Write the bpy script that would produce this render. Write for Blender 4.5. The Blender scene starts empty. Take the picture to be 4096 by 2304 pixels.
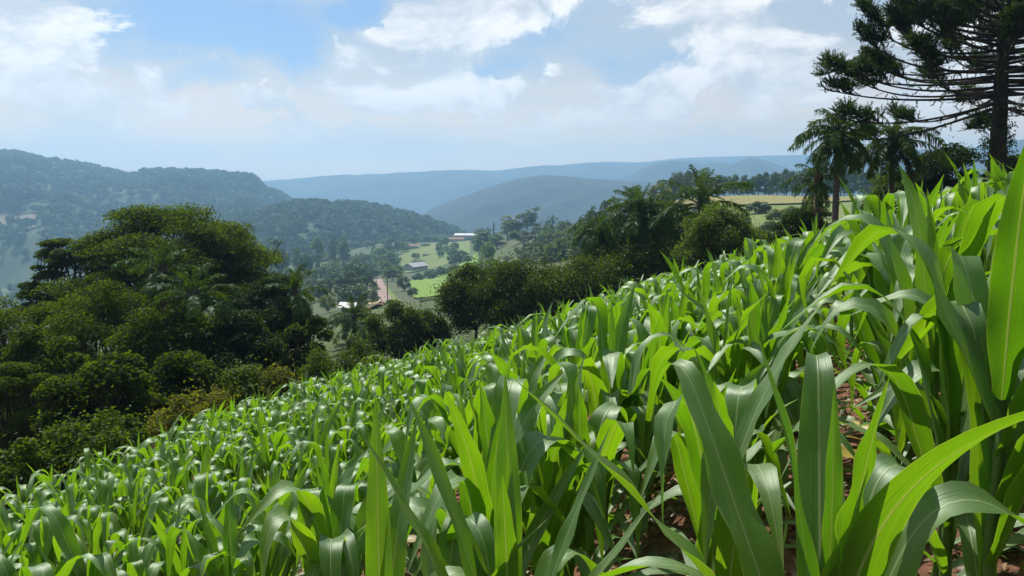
import bpy, math, random
import numpy as np
from mathutils import Vector, noise as mn

# ------------------------------------------------------------------ camera, world, sun, exposure
SC = bpy.context.scene
COL = SC.collection
rnd = random.Random(7)
F, HOR, EYE = 804.0, 190.0, 1.7           # focal length in picture units, eye level row, eye height
PITCH = math.atan((288 - HOR) / F)
SUN_AZ, SUN_EL = math.radians(-28), math.radians(58)      # azimuth clockwise from +Y

cam_d = bpy.data.cameras.new('camera')
cam_d.sensor_width = 36.0
cam_d.lens = 36.0 * F / 1024.0
cam_d.clip_start, cam_d.clip_end = 0.05, 60000
cam = bpy.data.objects.new('camera', cam_d)
COL.objects.link(cam)
cam.location = (0, 0, EYE)
cam.rotation_euler = (math.pi / 2 - PITCH, 0, 0)
SC.camera = cam


def ray(px, row):
    a, b = (px - 512) / F, (288 - row) / F
    c, s = math.cos(PITCH), math.sin(PITCH)
    return Vector((a, c + b * s, -s + b * c))


def P(px, row, d):
    r = ray(px, row)
    r = r * (d / r.y)
    return Vector((r.x, r.y, r.z + EYE))


SC.view_settings.view_transform = 'Standard'
SC.view_settings.look = 'None'
SC.view_settings.exposure = 0.27
SC.view_settings.gamma = 1.0
SC.view_settings.use_curve_mapping = False
cy = SC.cycles
cy.max_bounces, cy.diffuse_bounces, cy.glossy_bounces, cy.transmission_bounces, cy.volume_bounces = 6, 4, 2, 4, 2
cy.use_denoising = True
cy.caustics_reflective = cy.caustics_refractive = False

world = bpy.data.worlds.new('World')
SC.world = world
world.use_nodes = True


class NT:
    """small node-tree helper"""
    def __init__(s, nt):
        s.nt = nt
        nt.nodes.clear()

    def n(s, t, **kw):
        o = s.nt.nodes.new(t)
        for k, v in kw.items():
            setattr(o, k, v)
        return o

    def put(s, sock, v):
        if isinstance(v, bpy.types.NodeSocket):
            s.nt.links.new(v, sock)
        elif v is not None:
            sock.default_value = v

    def math(s, op, a, b=None, c=None, clamp=False):
        o = s.n('ShaderNodeMath', operation=op, use_clamp=clamp)
        for i, v in enumerate((a, b, c)):
            s.put(o.inputs[i], v)
        return o.outputs[0]

    def vmath(s, op, a, b=None):
        o = s.n('ShaderNodeVectorMath', operation=op)
        s.put(o.inputs[0], a)
        s.put(o.inputs[1], b)
        return o.outputs['Value'] if op in ('LENGTH', 'DOT_PRODUCT') else o.outputs['Vector']

    def mix(s, f, a, b, kind='RGBA', blend='MIX'):
        o = s.n('ShaderNodeMix', data_type=kind, blend_type=blend) if kind == 'RGBA' else s.n('ShaderNodeMix', data_type=kind)
        ins = [i for i in o.inputs if i.enabled]
        s.put(ins[0], f); s.put(ins[1], a); s.put(ins[2], b)
        return [x for x in o.outputs if x.enabled][0]

    def step(s, v, lo, hi, a=0.0, b=1.0):
        o = s.n('ShaderNodeMapRange', interpolation_type='SMOOTHSTEP')
        s.put(o.inputs[0], v)
        for i, x in enumerate((lo, hi, a, b)):
            s.put(o.inputs[i + 1], x)
        return o.outputs[0]

    def noise(s, vec, scale, detail=4, rough=.55, dist=0.0, lac=2.0):
        o = s.n('ShaderNodeTexNoise')
        s.put(o.inputs['Vector'], vec)
        o.inputs['Scale'].default_value = scale
        o.inputs['Detail'].default_value = detail
        o.inputs['Roughness'].default_value = rough
        o.inputs['Distortion'].default_value = dist
        o.inputs['Lacunarity'].default_value = lac
        return o.outputs['Fac']


def c4(c):
    return (c[0], c[1], c[2], 1.0)


# sky: Nishita daylight, a thin white veil and cumulus clouds
w = NT(world.node_tree)
gen = w.n('ShaderNodeTexCoord').outputs['Generated']
sep = w.n('ShaderNodeSeparateXYZ')
w.put(sep.inputs[0], gen)
az = w.math('ARCTAN2', sep.outputs[0], sep.outputs[1])
el = w.math('ARCSINE', sep.outputs[2])
comb = w.n('ShaderNodeCombineXYZ')
w.put(comb.inputs[0], az); w.put(comb.inputs[1], el)
wn = w.n('ShaderNodeTexNoise')
w.put(wn.inputs['Vector'], gen)
wn.inputs['Scale'].default_value, wn.inputs['Detail'].default_value, wn.inputs['Roughness'].default_value = 9.0, 8, .62
ae = w.vmath('ADD', comb.outputs[0], w.vmath('MULTIPLY', w.vmath('SUBTRACT', wn.outputs['Color'], (.5, .5, .5)), (.20, .11, 0)))
sky = w.n('ShaderNodeTexSky', sky_type='NISHITA')
sky.sun_disc = False
sky.sun_elevation = SUN_EL
sky.sun_rotation = SUN_AZ % (2 * math.pi)
sky.altitude = 600
sky.air_density, sky.dust_density, sky.ozone_density = 1.0, 1.2, 1.5


def blob(px, row, rx, ry, rot=0.0, soft=0.0):
    """bell-shaped patch of cloud cover centred on a direction; radii in picture units"""
    d = ray(px, row).normalized()
    v = w.vmath('SUBTRACT', ae, (math.atan2(d.x, d.y), math.asin(d.z), 0))
    m = w.n('ShaderNodeMapping', vector_type='POINT')
    m.inputs['Rotation'].default_value = (0, 0, math.radians(-rot))
    w.put(m.inputs['Vector'], v)
    v = w.vmath('MULTIPLY', m.outputs[0], (F / rx, F / ry, 0))
    l = w.vmath('LENGTH', v)
    return w.step(l, 1.25, soft)


def total(items):
    t = None
    for wt, b in items:
        x = w.math('MULTIPLY', b, wt)
        t = x if t is None else w.math('ADD', t, x)
    return t


sv = w.vmath('MULTIPLY', gen, (1, 1, 2.0))
sv2 = w.vmath('ADD', sv, (0.016, 0.010, -0.042))
n1 = w.noise(sv, 7.0, 10, .60, .35)
n2 = w.noise(sv2, 7.0, 10, .60, .35)
wisp = w.noise(w.vmath('MULTIPLY', gen, (2.2, 2.2, 16)), 3.0, 7, .6, .5)
gaps = total([(1.0, blob(212, 26, 118, 44, 0, .1)), (1.0, blob(355, 16, 50, 26, 0, .2)), (.48, blob(640, 62, 50, 26, 0, .1)),
              (.45, blob(505, 78, 60, 14, 6, .1)), (.55, blob(205, 84, 60, 14, 0, .1)), (.45, blob(285, 58, 60, 26, -10, .1)),
              (.35, blob(560, 40, 60, 30, 20, .1))])
puffs = total([(.30, blob(62, 18, 74, 36, 0, .3)), (.32, blob(395, 44, 92, 30, 30, .3)), (.22, blob(277, 68, 17, 13, 0, .3)),
               (.30, blob(235, 108, 64, 15, 8, .2)), (.30, blob(440, 98, 95, 15, 4, .2)), (.25, blob(60, 100, 80, 25, 0, .2)),
               (.20, blob(545, 82, 40, 12, 24, .2)), (.28, blob(660, 92, 90, 14, 22, .2)), (.20, blob(735, 34, 60, 22, 20, .2)),
               (.16, blob(760, 72, 60, 20, 10, .2)), (.15, blob(480, 18, 90, 30, 20, .2)), (.13, blob(170, 46, 30, 9, 0, .2))])
veil = w.math('ADD', w.math('MULTIPLY', w.noise(sv, 2.6, 4, .5), .9), .40)
veil = w.math('SUBTRACT', veil, w.math('MULTIPLY', gaps, 1.15))
veil = w.math('ADD', veil, w.math('MULTIPLY', w.step(wisp, .45, .75), .22), clamp=True)
veil = w.math('MULTIPLY', veil, w.step(el, .75, .12, .10, .97))
cover = w.math('ADD', w.math('MULTIPLY', w.math('SUBTRACT', n1, .5), 2.7), w.math('SUBTRACT', w.math('MULTIPLY', puffs, 1.25), w.math('ADD', -.09, w.math('MULTIPLY', gaps, .75))))
cum = w.math('MULTIPLY', w.step(cover, -.02, .24), w.step(el, .95, .30, .25, 1.0))
lit = w.math('ADD', w.math('MULTIPLY', w.math('SUBTRACT', n1, n2), 5.5), w.math('ADD', .46, w.math('MULTIPLY', puffs, .25)), clamp=True)
VEIL = (4.7, 4.9, 5.2, 1)
CGREY, CWHITE = (6.0, 6.0, 6.1, 1), (10.4, 9.7, 9.0, 1)
skycol = w.mix(1.0, sky.outputs[0], (.60, .72, .86, 1), 'RGBA', 'MULTIPLY')
c1 = w.mix(veil, skycol, w.mix(w.step(el, .02, .20), (13.0, 9.2, 5.2, 1), VEIL))
c2 = w.mix(w.math('MULTIPLY', cum, w.step(el, .02, .14, .15, .9)), c1, w.mix(lit, CGREY, CWHITE))
bg = w.n('ShaderNodeBackground')
bg.inputs['Strength'].default_value = 0.10
w.put(bg.inputs['Color'], c2)
w.put(w.n('ShaderNodeOutputWorld').inputs['Surface'], bg.outputs[0])

sd = bpy.data.lights.new('sun', 'SUN')
sd.energy, sd.angle, sd.color = 4.9, math.radians(0.55), (1.0, 0.95, 0.86)
sun = bpy.data.objects.new('sun', sd)
COL.objects.link(sun)
SUNV = Vector((math.sin(SUN_AZ) * math.cos(SUN_EL), math.cos(SUN_AZ) * math.cos(SUN_EL), math.sin(SUN_EL)))
sun.rotation_euler = (-SUNV).to_track_quat('-Z', 'Y').to_euler()
sun.location = SUNV * 200

HAZE_DENSITY, HAZE_COLOR, HAZE_ANISO = 3.2e-4, (0.40, 0.685, 0.99), 0.42


# ------------------------------------------------------------------ helpers
def mesh_np(name, V, faces, mats=(), tint=None, uv=None, mi=None, smooth=False):
    """faces: list of integer arrays (n,3) or (n,4); uv: per-vertex (n,2)"""
    me = bpy.data.meshes.new(name)
    V = np.asarray(V, dtype=np.float32)
    faces = [np.asarray(f, dtype=np.int32) for f in faces if len(f)]
    loops = np.concatenate([f.ravel() for f in faces])
    tot = np.concatenate([np.full(len(f), f.shape[1], dtype=np.int32) for f in faces])
    start = np.concatenate([[0], np.cumsum(tot)[:-1]]).astype(np.int32)
    me.vertices.add(len(V)); me.vertices.foreach_set('co', V.ravel())
    me.loops.add(len(loops)); me.loops.foreach_set('vertex_index', loops)
    me.polygons.add(len(tot)); me.polygons.foreach_set('loop_start', start)
    me.polygons.foreach_set('use_smooth', np.full(len(tot), bool(smooth)))
    if mi is not None:
        me.polygons.foreach_set('material_index', np.asarray(mi, dtype=np.int32))
    if tint is not None:
        me.attributes.new('tint', 'FLOAT', 'POINT').data.foreach_set('value', np.asarray(tint, dtype=np.float32))
    if uv is not None:
        me.uv_layers.new(name='UVMap').data.foreach_set('uv', np.asarray(uv, dtype=np.float32)[loops].ravel())
    for m in mats:
        me.materials.append(m)
    me.update(calc_edges=True)
    me.validate()
    return me


class MB:
    """collects vertices and faces"""
    def __init__(s):
        s.V, s.Q, s.T, s.t, s.uv, s.n = [], [], [], [], [], 0

    def add(s, V, quads=None, tris=None, tint=None, uv=None):
        V = np.asarray(V, dtype=np.float64)
        if quads is not None and len(quads): s.Q.append(np.asarray(quads) + s.n)
        if tris is not None and len(tris): s.T.append(np.asarray(tris) + s.n)
        s.V.append(V)
        s.t.append(np.full(len(V), .5) if tint is None else (np.full(len(V), tint) if np.isscalar(tint) else np.asarray(tint)))
        s.uv.append(np.zeros((len(V), 2)) if uv is None else np.asarray(uv))
        s.n += len(V)

    def tube(s, pts, radii, sides=6, tint=.5, cap=True):
        pts = np.asarray(pts, dtype=float)
        n = len(pts)
        radii = np.broadcast_to(np.asarray(radii, dtype=float), (n,))
        tan = np.gradient(pts, axis=0)
        tan /= np.linalg.norm(tan, axis=1)[:, None] + 1e-9
        ref = np.array([0, 0, 1.0]) if abs(tan[0][2]) < .8 else np.array([1.0, 0, 0])
        A = np.cross(tan, ref); A /= np.linalg.norm(A, axis=1)[:, None] + 1e-9
        B = np.cross(tan, A)
        th = np.linspace(0, 2 * np.pi, sides, endpoint=False)
        V = pts[:, None, :] + radii[:, None, None] * (np.cos(th)[None, :, None] * A[:, None, :] + np.sin(th)[None, :, None] * B[:, None, :])
        V = V.reshape(-1, 3)
        i, j = np.meshgrid(np.arange(n - 1), np.arange(sides), indexing='ij')
        a = i * sides + j; b = i * sides + (j + 1) % sides
        Q = np.stack([a, b, b + sides, a + sides], -1).reshape(-1, 4)
        T = None
        if cap:
            V = np.vstack([V, pts[-1:]])
            k = np.arange(sides); o = (n - 1) * sides
            T = np.stack([o + k, o + (k + 1) % sides, np.full(sides, n * sides)], -1)
        uv = np.stack([np.tile(np.arange(sides) / sides, n), np.repeat(np.arange(n) / max(n - 1, 1), sides)], -1)
        if cap: uv = np.vstack([uv, [[0.5, 1.0]]])
        s.add(V, Q, T, tint, uv)

    def box(s, c, sx, sy, sz, rz=0.0, tint=.5):
        p = np.array([[x, y, z] for z in (-.5, .5) for x, y in ((-.5, -.5), (.5, -.5), (.5, .5), (-.5, .5))]) * (sx, sy, sz)
        cr, sr = math.cos(rz), math.sin(rz)
        p = np.stack([p[:, 0] * cr - p[:, 1] * sr, p[:, 0] * sr + p[:, 1] * cr, p[:, 2]], -1) + np.asarray(c)
        s.add(p, [[3, 2, 1, 0], [4, 5, 6, 7], [0, 1, 5, 4], [1, 2, 6, 5], [2, 3, 7, 6], [3, 0, 4, 7]], None, tint)

    def mesh(s, name, mats, smooth=False, uv=False):
        return mesh_np(name, np.vstack(s.V), [np.vstack(x) for x in (s.Q, s.T) if x], mats, np.concatenate(s.t),
                       np.vstack(s.uv) if uv else None, None, smooth)


def obj(name, me, parent=None, loc=None, rz=None, scale=None):
    o = bpy.data.objects.new(name, me)
    COL.objects.link(o)
    if parent is not None: o.parent = parent
    if loc is not None: o.location = loc
    if rz is not None: o.rotation_euler = (0, 0, rz)
    if scale is not None: o.scale = scale if hasattr(scale, '__len__') else (scale,) * 3
    return o


def tag(o, label=None, cat=None, group=None, kind=None):
    for k, v in (('label', label), ('category', cat), ('group', group), ('kind', kind)):
        if v: o[k] = v
    return o


def thing(name, label, cat, loc=(0, 0, 0), rz=0.0, scale=1.0, group=None):
    return tag(obj(name, None, None, loc, rz, scale), label, cat, group)


def copy_thing(src, kids, loc, rz, scale, label, group=None, lean=(0, 0)):
    r = src.copy(); COL.objects.link(r)
    r.location, r.rotation_euler = loc, (lean[0], lean[1], rz)
    r.scale = scale if hasattr(scale, '__len__') else (scale,) * 3
    r['label'] = label
    if group: r['group'] = group
    for k, subs in kids:
        c = k.copy(); COL.objects.link(c); c.parent = r
        for q in subs:
            g = q.copy(); COL.objects.link(g); g.parent = c
    return r


# ------------------------------------------------------------------ materials
def new_mat(name):
    m = bpy.data.materials.new(name)
    m.use_nodes = True
    return m, NT(m.node_tree)


def leaf_mat(name, dark, light, trans, tmix=.35, rough=.45, gloss=.05, objvar=.25):
    m, t = new_mat(name)
    at = t.n('ShaderNodeAttribute', attribute_name='tint').outputs['Fac']
    oi = t.n('ShaderNodeObjectInfo').outputs['Random']
    f = t.math('ADD', at, t.math('MULTIPLY', t.math('SUBTRACT', oi, .5), objvar), clamp=True)
    col = t.mix(f, c4(dark), c4(light))
    tc = t.mix(f, c4([x * .65 for x in trans]), c4(trans))
    d = t.n('ShaderNodeBsdfDiffuse'); t.put(d.inputs['Color'], col)
    tr = t.n('ShaderNodeBsdfTranslucent'); t.put(tr.inputs['Color'], tc)
    gl = t.n('ShaderNodeBsdfGlossy'); gl.inputs['Roughness'].default_value = rough
    gl.inputs['Color'].default_value = (.9, .95, 1, 1)
    m1 = t.n('ShaderNodeMixShader'); m1.inputs[0].default_value = tmix
    t.put(m1.inputs[1], d.outputs[0]); t.put(m1.inputs[2], tr.outputs[0])
    fr = t.n('ShaderNodeFresnel'); fr.inputs['IOR'].default_value = 1.4
    m2 = t.n('ShaderNodeMixShader')
    t.put(m2.inputs[0], t.math('MINIMUM', t.math('MULTIPLY', fr.outputs[0], gloss / .06), gloss * 2.5))
    t.put(m2.inputs[1], m1.outputs[0]); t.put(m2.inputs[2], gl.outputs[0])
    t.put(t.n('ShaderNodeOutputMaterial').inputs['Surface'], m2.outputs[0])
    return m


def rough_mat(name, a, b, scale=4.0, detail=6, rough=.9, bump=.4, bdist=.02, stretch=(1, 1, 1), c=None, metal=0.0, coords='Object'):
    m, t = new_mat(name)
    co = t.n('ShaderNodeTexCoord').outputs[coords]
    v = t.vmath('MULTIPLY', co, stretch)
    n = t.noise(v, scale, detail, .62)
    col = t.mix(t.step(n, .32, .68), c4(a), c4(b))
    if c is not None:
        n3 = t.noise(v, scale * .13, 4, .6)
        col = t.mix(t.step(n3, .45, .62), col, c4(c))
    p = t.n('ShaderNodeBsdfPrincipled')
    t.put(p.inputs['Base Color'], col)
    p.inputs['Roughness'].default_value = rough
    p.inputs['Metallic'].default_value = metal
    if bump:
        bm = t.n('ShaderNodeBump'); bm.inputs['Strength'].default_value = bump; bm.inputs['Distance'].default_value = bdist
        t.put(bm.inputs['Height'], n); t.put(p.inputs['Normal'], bm.outputs[0])
    t.put(t.n('ShaderNodeOutputMaterial').inputs['Surface'], p.outputs[0])
    return m


def corn_mat():
    m, t = new_mat('corn_leaf')
    uv = t.n('ShaderNodeUVMap').outputs[0]
    sx = t.n('ShaderNodeSeparateXYZ'); t.put(sx.inputs[0], uv)
    u, v = sx.outputs[0], sx.outputs[1]
    oi = t.n('ShaderNodeObjectInfo').outputs['Random']
    at = t.n('ShaderNodeAttribute', attribute_name='tint').outputs['Fac']
    r = t.math('ADD', t.math('MULTIPLY', oi, .5), t.math('MULTIPLY', at, .5))
    cu = t.math('ABSOLUTE', t.math('SUBTRACT', u, .5))
    rib = t.step(cu, .040, .018)
    edge = t.step(cu, .455, .5)
    sv = t.n('ShaderNodeCombineXYZ')
    t.put(sv.inputs[0], t.math('MULTIPLY', u, 34)); t.put(sv.inputs[1], t.math('MULTIPLY', v, 2.2)); t.put(sv.inputs[2], t.math('MULTIPLY', oi, 50))
    vein = t.noise(sv.outputs[0], 1.0, 3, .6)
    sb = t.n('ShaderNodeCombineXYZ')
    t.put(sb.inputs[0], t.math('MULTIPLY', u, 2)); t.put(sb.inputs[1], t.math('MULTIPLY', v, 6)); t.put(sb.inputs[2], t.math('MULTIPLY', oi, 90))
    patch = t.noise(sb.outputs[0], 1.2, 4, .6)
    base = t.mix(r, c4((.032, .094, .005)), c4((.088, .18, .008)))
    base = t.mix(t.math('MULTIPLY', t.step(vein, .38, .64), .58), base, c4((.12, .235, .055)))
    base = t.mix(t.math('MULTIPLY', t.step(patch, .5, .75), .30), base, c4((.13, .25, .035)))
    base = t.mix(t.math('MULTIPLY', rib, .75), base, c4((.36, .45, .19)))
    tip = t.math('MULTIPLY', t.math('MULTIPLY', t.step(v, .90, 1.0), t.step(patch, .50, .62)), .8)
    base = t.mix(tip, base, c4((.34, .25, .05)))
    tc = t.mix(r, c4((.18, .46, .005)), c4((.38, .68, .007)))
    tc = t.mix(t.math('MULTIPLY', t.step(vein, .38, .66), .55), tc, c4((.12, .30, .010)))
    tc = t.mix(t.math('MULTIPLY', rib, .5), tc, c4((.50, .50, .10)))
    tc = t.mix(t.math('MULTIPLY', edge, .6), tc, c4((.55, .70, .06)))
    bf = t.n('ShaderNodeNewGeometry').outputs['Backfacing']   # the bloom of the upper leaf face
    base = t.mix(t.math('MULTIPLY', bf, .14), base, c4((.16, .26, .09)))
    d = t.n('ShaderNodeBsdfDiffuse'); t.put(d.inputs['Color'], base)
    tr = t.n('ShaderNodeBsdfTranslucent'); t.put(tr.inputs['Color'], tc)
    m1 = t.n('ShaderNodeMixShader'); m1.inputs[0].default_value = .45
    t.put(m1.inputs[1], d.outputs[0]); t.put(m1.inputs[2], tr.outputs[0])
    bm = t.n('ShaderNodeBump'); bm.inputs['Strength'].default_value = .45; bm.inputs['Distance'].default_value = .004
    h = t.math('ADD', t.math('MULTIPLY', vein, .7), t.math('MULTIPLY', rib, -.8))
    t.put(bm.inputs['Height'], h)
    for q in (d, tr): t.put(q.inputs['Normal'], bm.outputs[0])
    gl = t.n('ShaderNodeBsdfGlossy'); gl.inputs['Color'].default_value = (.90, 1.0, .90, 1)
    t.put(gl.inputs['Roughness'], t.math('ADD', .43, t.math('MULTIPLY', patch, .16)))
    t.put(gl.inputs['Normal'], bm.outputs[0])
    fr = t.n('ShaderNodeFresnel'); fr.inputs['IOR'].default_value = 1.45
    t.put(fr.inputs['Normal'], bm.outputs[0])
    # the waxy upper face shines more than the dull underside
    geo = t.n('ShaderNodeNewGeometry')
    g = t.math('MULTIPLY', fr.outputs[0], t.math('ADD', .45, t.math('MULTIPLY', geo.outputs['Backfacing'], .75)), clamp=True)
    g = t.math('MINIMUM', t.math('MULTIPLY', g, .42), .085)
    m2 = t.n('ShaderNodeMixShader'); t.put(m2.inputs[0], g)
    t.put(m2.inputs[1], m1.outputs[0]); t.put(m2.inputs[2], gl.outputs[0])
    t.put(t.n('ShaderNodeOutputMaterial').inputs['Surface'], m2.outputs[0])
    return m


M = {}
M['corn'] = corn_mat()
M['stem'] = leaf_mat('corn_stem', (.05, .12, .02), (.13, .22, .04), (.15, .28, .03), .15, .5, .04)
M['citrus'] = leaf_mat('citrus_leaf', (.007, .021, .004), (.045, .090, .010), (.22, .34, .006), .30, .40, .005)
M['bigtree'] = leaf_mat('legume_leaf', (.008, .024, .003), (.028, .060, .006), (.21, .32, .004), .38, .5, .003)
M['feather'] = leaf_mat('feathery_leaf', (.010, .030, .004), (.038, .070, .007), (.21, .32, .005), .38, .5, .003)
M['darkleaf'] = leaf_mat('dark_leaf', (.006, .016, .006), (.026, .050, .012), (.10, .18, .008), .28, .42, .003)
M['bush'] = leaf_mat('bush_leaf', (.014, .038, .007), (.052, .095, .013), (.22, .35, .008), .36, .45, .004)
M['oldbush'] = leaf_mat('yellowish_leaf', (.032, .048, .008), (.125, .135, .018), (.40, .43, .012), .36, .5, .004)
M['olive'] = leaf_mat('olive_leaf', (.026, .056, .005), (.085, .140, .010), (.28, .44, .008), .32, .5, .010)
M['palm'] = leaf_mat('palm_leaflet', (.014, .042, .010), (.052, .110, .022), (.17, .30, .014), .32, .38, .010)
M['palmdead'] = leaf_mat('dry_frond', (.09, .065, .03), (.20, .14, .06), (.15, .10, .03), .2, .6, .02)
M['needle'] = leaf_mat('araucaria_needle', (.008, .024, .008), (.036, .078, .014), (.12, .22, .010), .24, .42, .008)
M['mid'] = leaf_mat('valley_leaf', (.034, .076, .008), (.110, .185, .018), (.26, .40, .012), .30, .5, .02, .7)
M['midpale'] = leaf_mat('pale_leaf', (.045, .080, .025), (.11, .16, .045), (.20, .28, .03), .30, .5, .02, .4)
M['midyellow'] = leaf_mat('yellow_green_leaf', (.075, .11, .015), (.19, .23, .03), (.34, .38, .03), .32, .5, .02, .4)
M['middark'] = leaf_mat('deep_green_leaf', (.018, .050, .006), (.062, .118, .012), (.14, .25, .008), .25, .5, .02, .5)
M['forest'] = leaf_mat('forest_leaf', (.012, .032, .010), (.058, .100, .024), (.09, .15, .016), .25, .6, .01)
M['pine'] = leaf_mat('plantation_leaf', (.010, .024, .012), (.026, .050, .020), (.04, .07, .012), .2, .6, .01)
M['bark'] = rough_mat('grey_bark', (.035, .028, .022), (.12, .10, .08), 9, 6, .9, .8, .03, (1, 1, .35))
M['palmbark'] = rough_mat('palm_bark', (.035, .030, .025), (.11, .095, .080), 5, 6, .9, .7, .03, (.6, .6, 3.5))
M['darkbark'] = rough_mat('dark_bark', (.012, .010, .008), (.045, .036, .028), 8, 6, .95, .9, .04, (1, 1, .4))
M['soil'] = rough_mat('red_soil', (.085, .034, .018), (.21, .092, .048), 7, 9, .95, 1.0, .05)
M['clod'] = rough_mat('soil_clod', (.10, .042, .022), (.27, .125, .070), 9, 6, .95, .6, .02)
M['ground'] = rough_mat('grassy_soil', (.032, .060, .010), (.070, .100, .018), .06, 9, .95, .5, .3, c=(.070, .072, .024))
M['fieldsoil'] = M['soil']
M['litter'] = leaf_mat('dry_litter', (.16, .085, .03), (.40, .27, .10), (.20, .13, .05), .2, .6, .03)
M['yellowleaf'] = leaf_mat('yellowed_leaf', (.35, .26, .03), (.52, .40, .05), (.50, .38, .04), .4, .5, .03)
M['weed'] = leaf_mat('weed_leaf', (.05, .10, .02), (.12, .20, .04), (.22, .34, .03), .35, .5, .03)
M['hill'] = rough_mat('hill_forest_floor', (.022, .044, .014), (.050, .080, .026), .03, 8, .95, 0, c=(.060, .085, .030))
M['farhill'] = rough_mat('far_forested_slope', (.003, .008, .005), (.008, .014, .009), .012, 10, .95, 1.0, 14, c=(.013, .020, .011))
M['meadow'] = rough_mat('meadow_grass', (.080, .135, .018), (.15, .20, .032), .35, 7, .95, .3, .15, c=(.15, .16, .040))
M['straw'] = rough_mat('pale_pasture', (.16, .17, .040), (.27, .25, .075), .25, 7, .95, .3, .15)
M['ripe'] = rough_mat('ripening_maize', (.13, .14, .035), (.30, .25, .075), 1.1, 6, .95, .6, .5)
M['fieldgreen'] = rough_mat('green_crop', (.10, .19, .014), (.18, .28, .025), .9, 6, .95, .6, .4)
M['brownfield'] = rough_mat('ploughed_field', (.13, .10, .065), (.22, .16, .10), .04, 6, .95, .3, .3)
M['road'] = rough_mat('pinkish_dirt', (.22, .145, .115), (.34, .25, .21), .5, 6, .95, .4, .05)
M['cut'] = rough_mat('red_cut_earth', (.26, .080, .045), (.40, .17, .10), .5, 6, .95, .5, .2)
M['sand'] = rough_mat('pale_dug_earth', (.42, .30, .19), (.58, .44, .30), .6, 6, .95, .5, .1)
M['tin'] = rough_mat('weathered_tin_roof', (.30, .29, .30), (.46, .45, .46), .8, 5, .5, .1, .02, (6, .4, 1))
M['whiteroof'] = rough_mat('white_metal_roof', (.40, .41, .42), (.54, .54, .54), .8, 5, .45, .1, .02)
M['rust'] = rough_mat('rusty_tile_roof', (.16, .075, .045), (.27, .14, .09), 1.5, 5, .8, .3, .03)
M['plaster'] = rough_mat('dull_plaster', (.30, .28, .26), (.42, .40, .37), 1.2, 5, .9, .1, .01)
M['darkwood'] = rough_mat('dark_board', (.03, .028, .026), (.06, .055, .05), 3, 4, .8, .2, .01)
M['pole'] = rough_mat('weathered_pole', (.10, .085, .07), (.20, .17, .14), 5, 5, .9, .3, .01, (1, 1, .2))
M['glass'] = rough_mat('dark_pane', (.02, .025, .03), (.04, .045, .05), 2, 2, .1, 0)

# ------------------------------------------------------------------ terrain
CP = []
for px, rows in {
    -250: [(45, -16), (80, -24), (150, -40), (300, -66), (600, -98), (1000, -120)],
    0:    [(45, -14.5), (80, -23), (150, -38), (300, -62), (600, -92), (1000, -118)],
    150:  [(45, -12.2), (80, -19), (150, -33), (300, -54), (600, -83), (1000, -112)],
    300:  [(45, -9.3), (80, -15), (150, -26), (300, -42), (600, -59), (800, -72), (1000, -95)],
    381:  [(45, -8.3), (80, -13), (150, -22), (220, -31), (300, -38), (380, -42.5), (500, -52), (635, -62), (720, -59), (850, -55), (1100, -95)],
    433:  [(45, -7.6), (100, -15), (200, -28), (300, -37), (450, -50), (600, -56), (850, -55), (1100, -92)],
    512:  [(45, -7.1), (100, -14), (200, -21), (350, -27), (500, -29), (700, -38), (1100, -90)],
    576:  [(45, -6.8), (100, -12), (200, -16.5), (300, -19), (420, -18.5), (600, -30), (1100, -85)],
    650:  [(45, -5.8), (100, -9.5), (200, -9), (280, -6), (400, -12), (1100, -80)],
    760:  [(45, -4.3), (100, -6), (150, -7.5), (250, -3.2), (300, -2.4), (450, -10), (1100, -70)],
    870:  [(45, -3), (100, -3.5), (250, -2.5), (500, -10), (1100, -60)],
    1000: [(45, -1.2), (100, 0), (250, 2), (500, 0), (1100, -50)],
    1300: [(45, 4), (100, 9), (250, 18), (500, 22), (1100, 0)]}.items():
    for d, z in rows:
        CP.append((math.atan2(px - 512, F), d, z))
for px in (-250, 0, 300, 512, 760, 1000, 1300):
    for d, z in ((1800, -165), (4000, -190), (30000, -230)):
        CP.append((math.atan2(px - 512, F), d, z))
CP = np.array(CP)
KX, KY = 2.2, 0.8
cx_, cy_ = CP[:, 0] * KX, np.log(CP[:, 1]) * KY


def tps(r2):
    return .5 * r2 * np.log(r2 + 1e-12)


_n = len(CP)
K = tps((cx_[:, None] - cx_[None]) ** 2 + (cy_[:, None] - cy_[None]) ** 2) + np.eye(_n) * 1e-3
Pm = np.stack([np.ones(_n), cx_, cy_], -1)
SOL = np.linalg.solve(np.block([[K, Pm], [Pm.T, np.zeros((3, 3))]]), np.concatenate([CP[:, 2], np.zeros(3)]))
TH = math.radians(44)


def far_z(th, r):
    X, Y = th * KX, np.log(r) * KY
    return tps((X[:, None] - cx_[None]) ** 2 + (Y[:, None] - cy_[None]) ** 2) @ SOL[:_n] + SOL[_n] + SOL[_n + 1] * X + SOL[_n + 2] * Y


def near_z(x, y):
    return .27 * x - .026 * np.minimum(x, 0) - .15 * y + .22 * np.tanh(np.maximum(x, 0) / 2.5) ** 2 - .0022 * np.maximum(y - 14, 0) ** 2 + .015 * np.minimum(x, 0) * np.exp(-np.maximum(y, 0) / 5)


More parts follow.
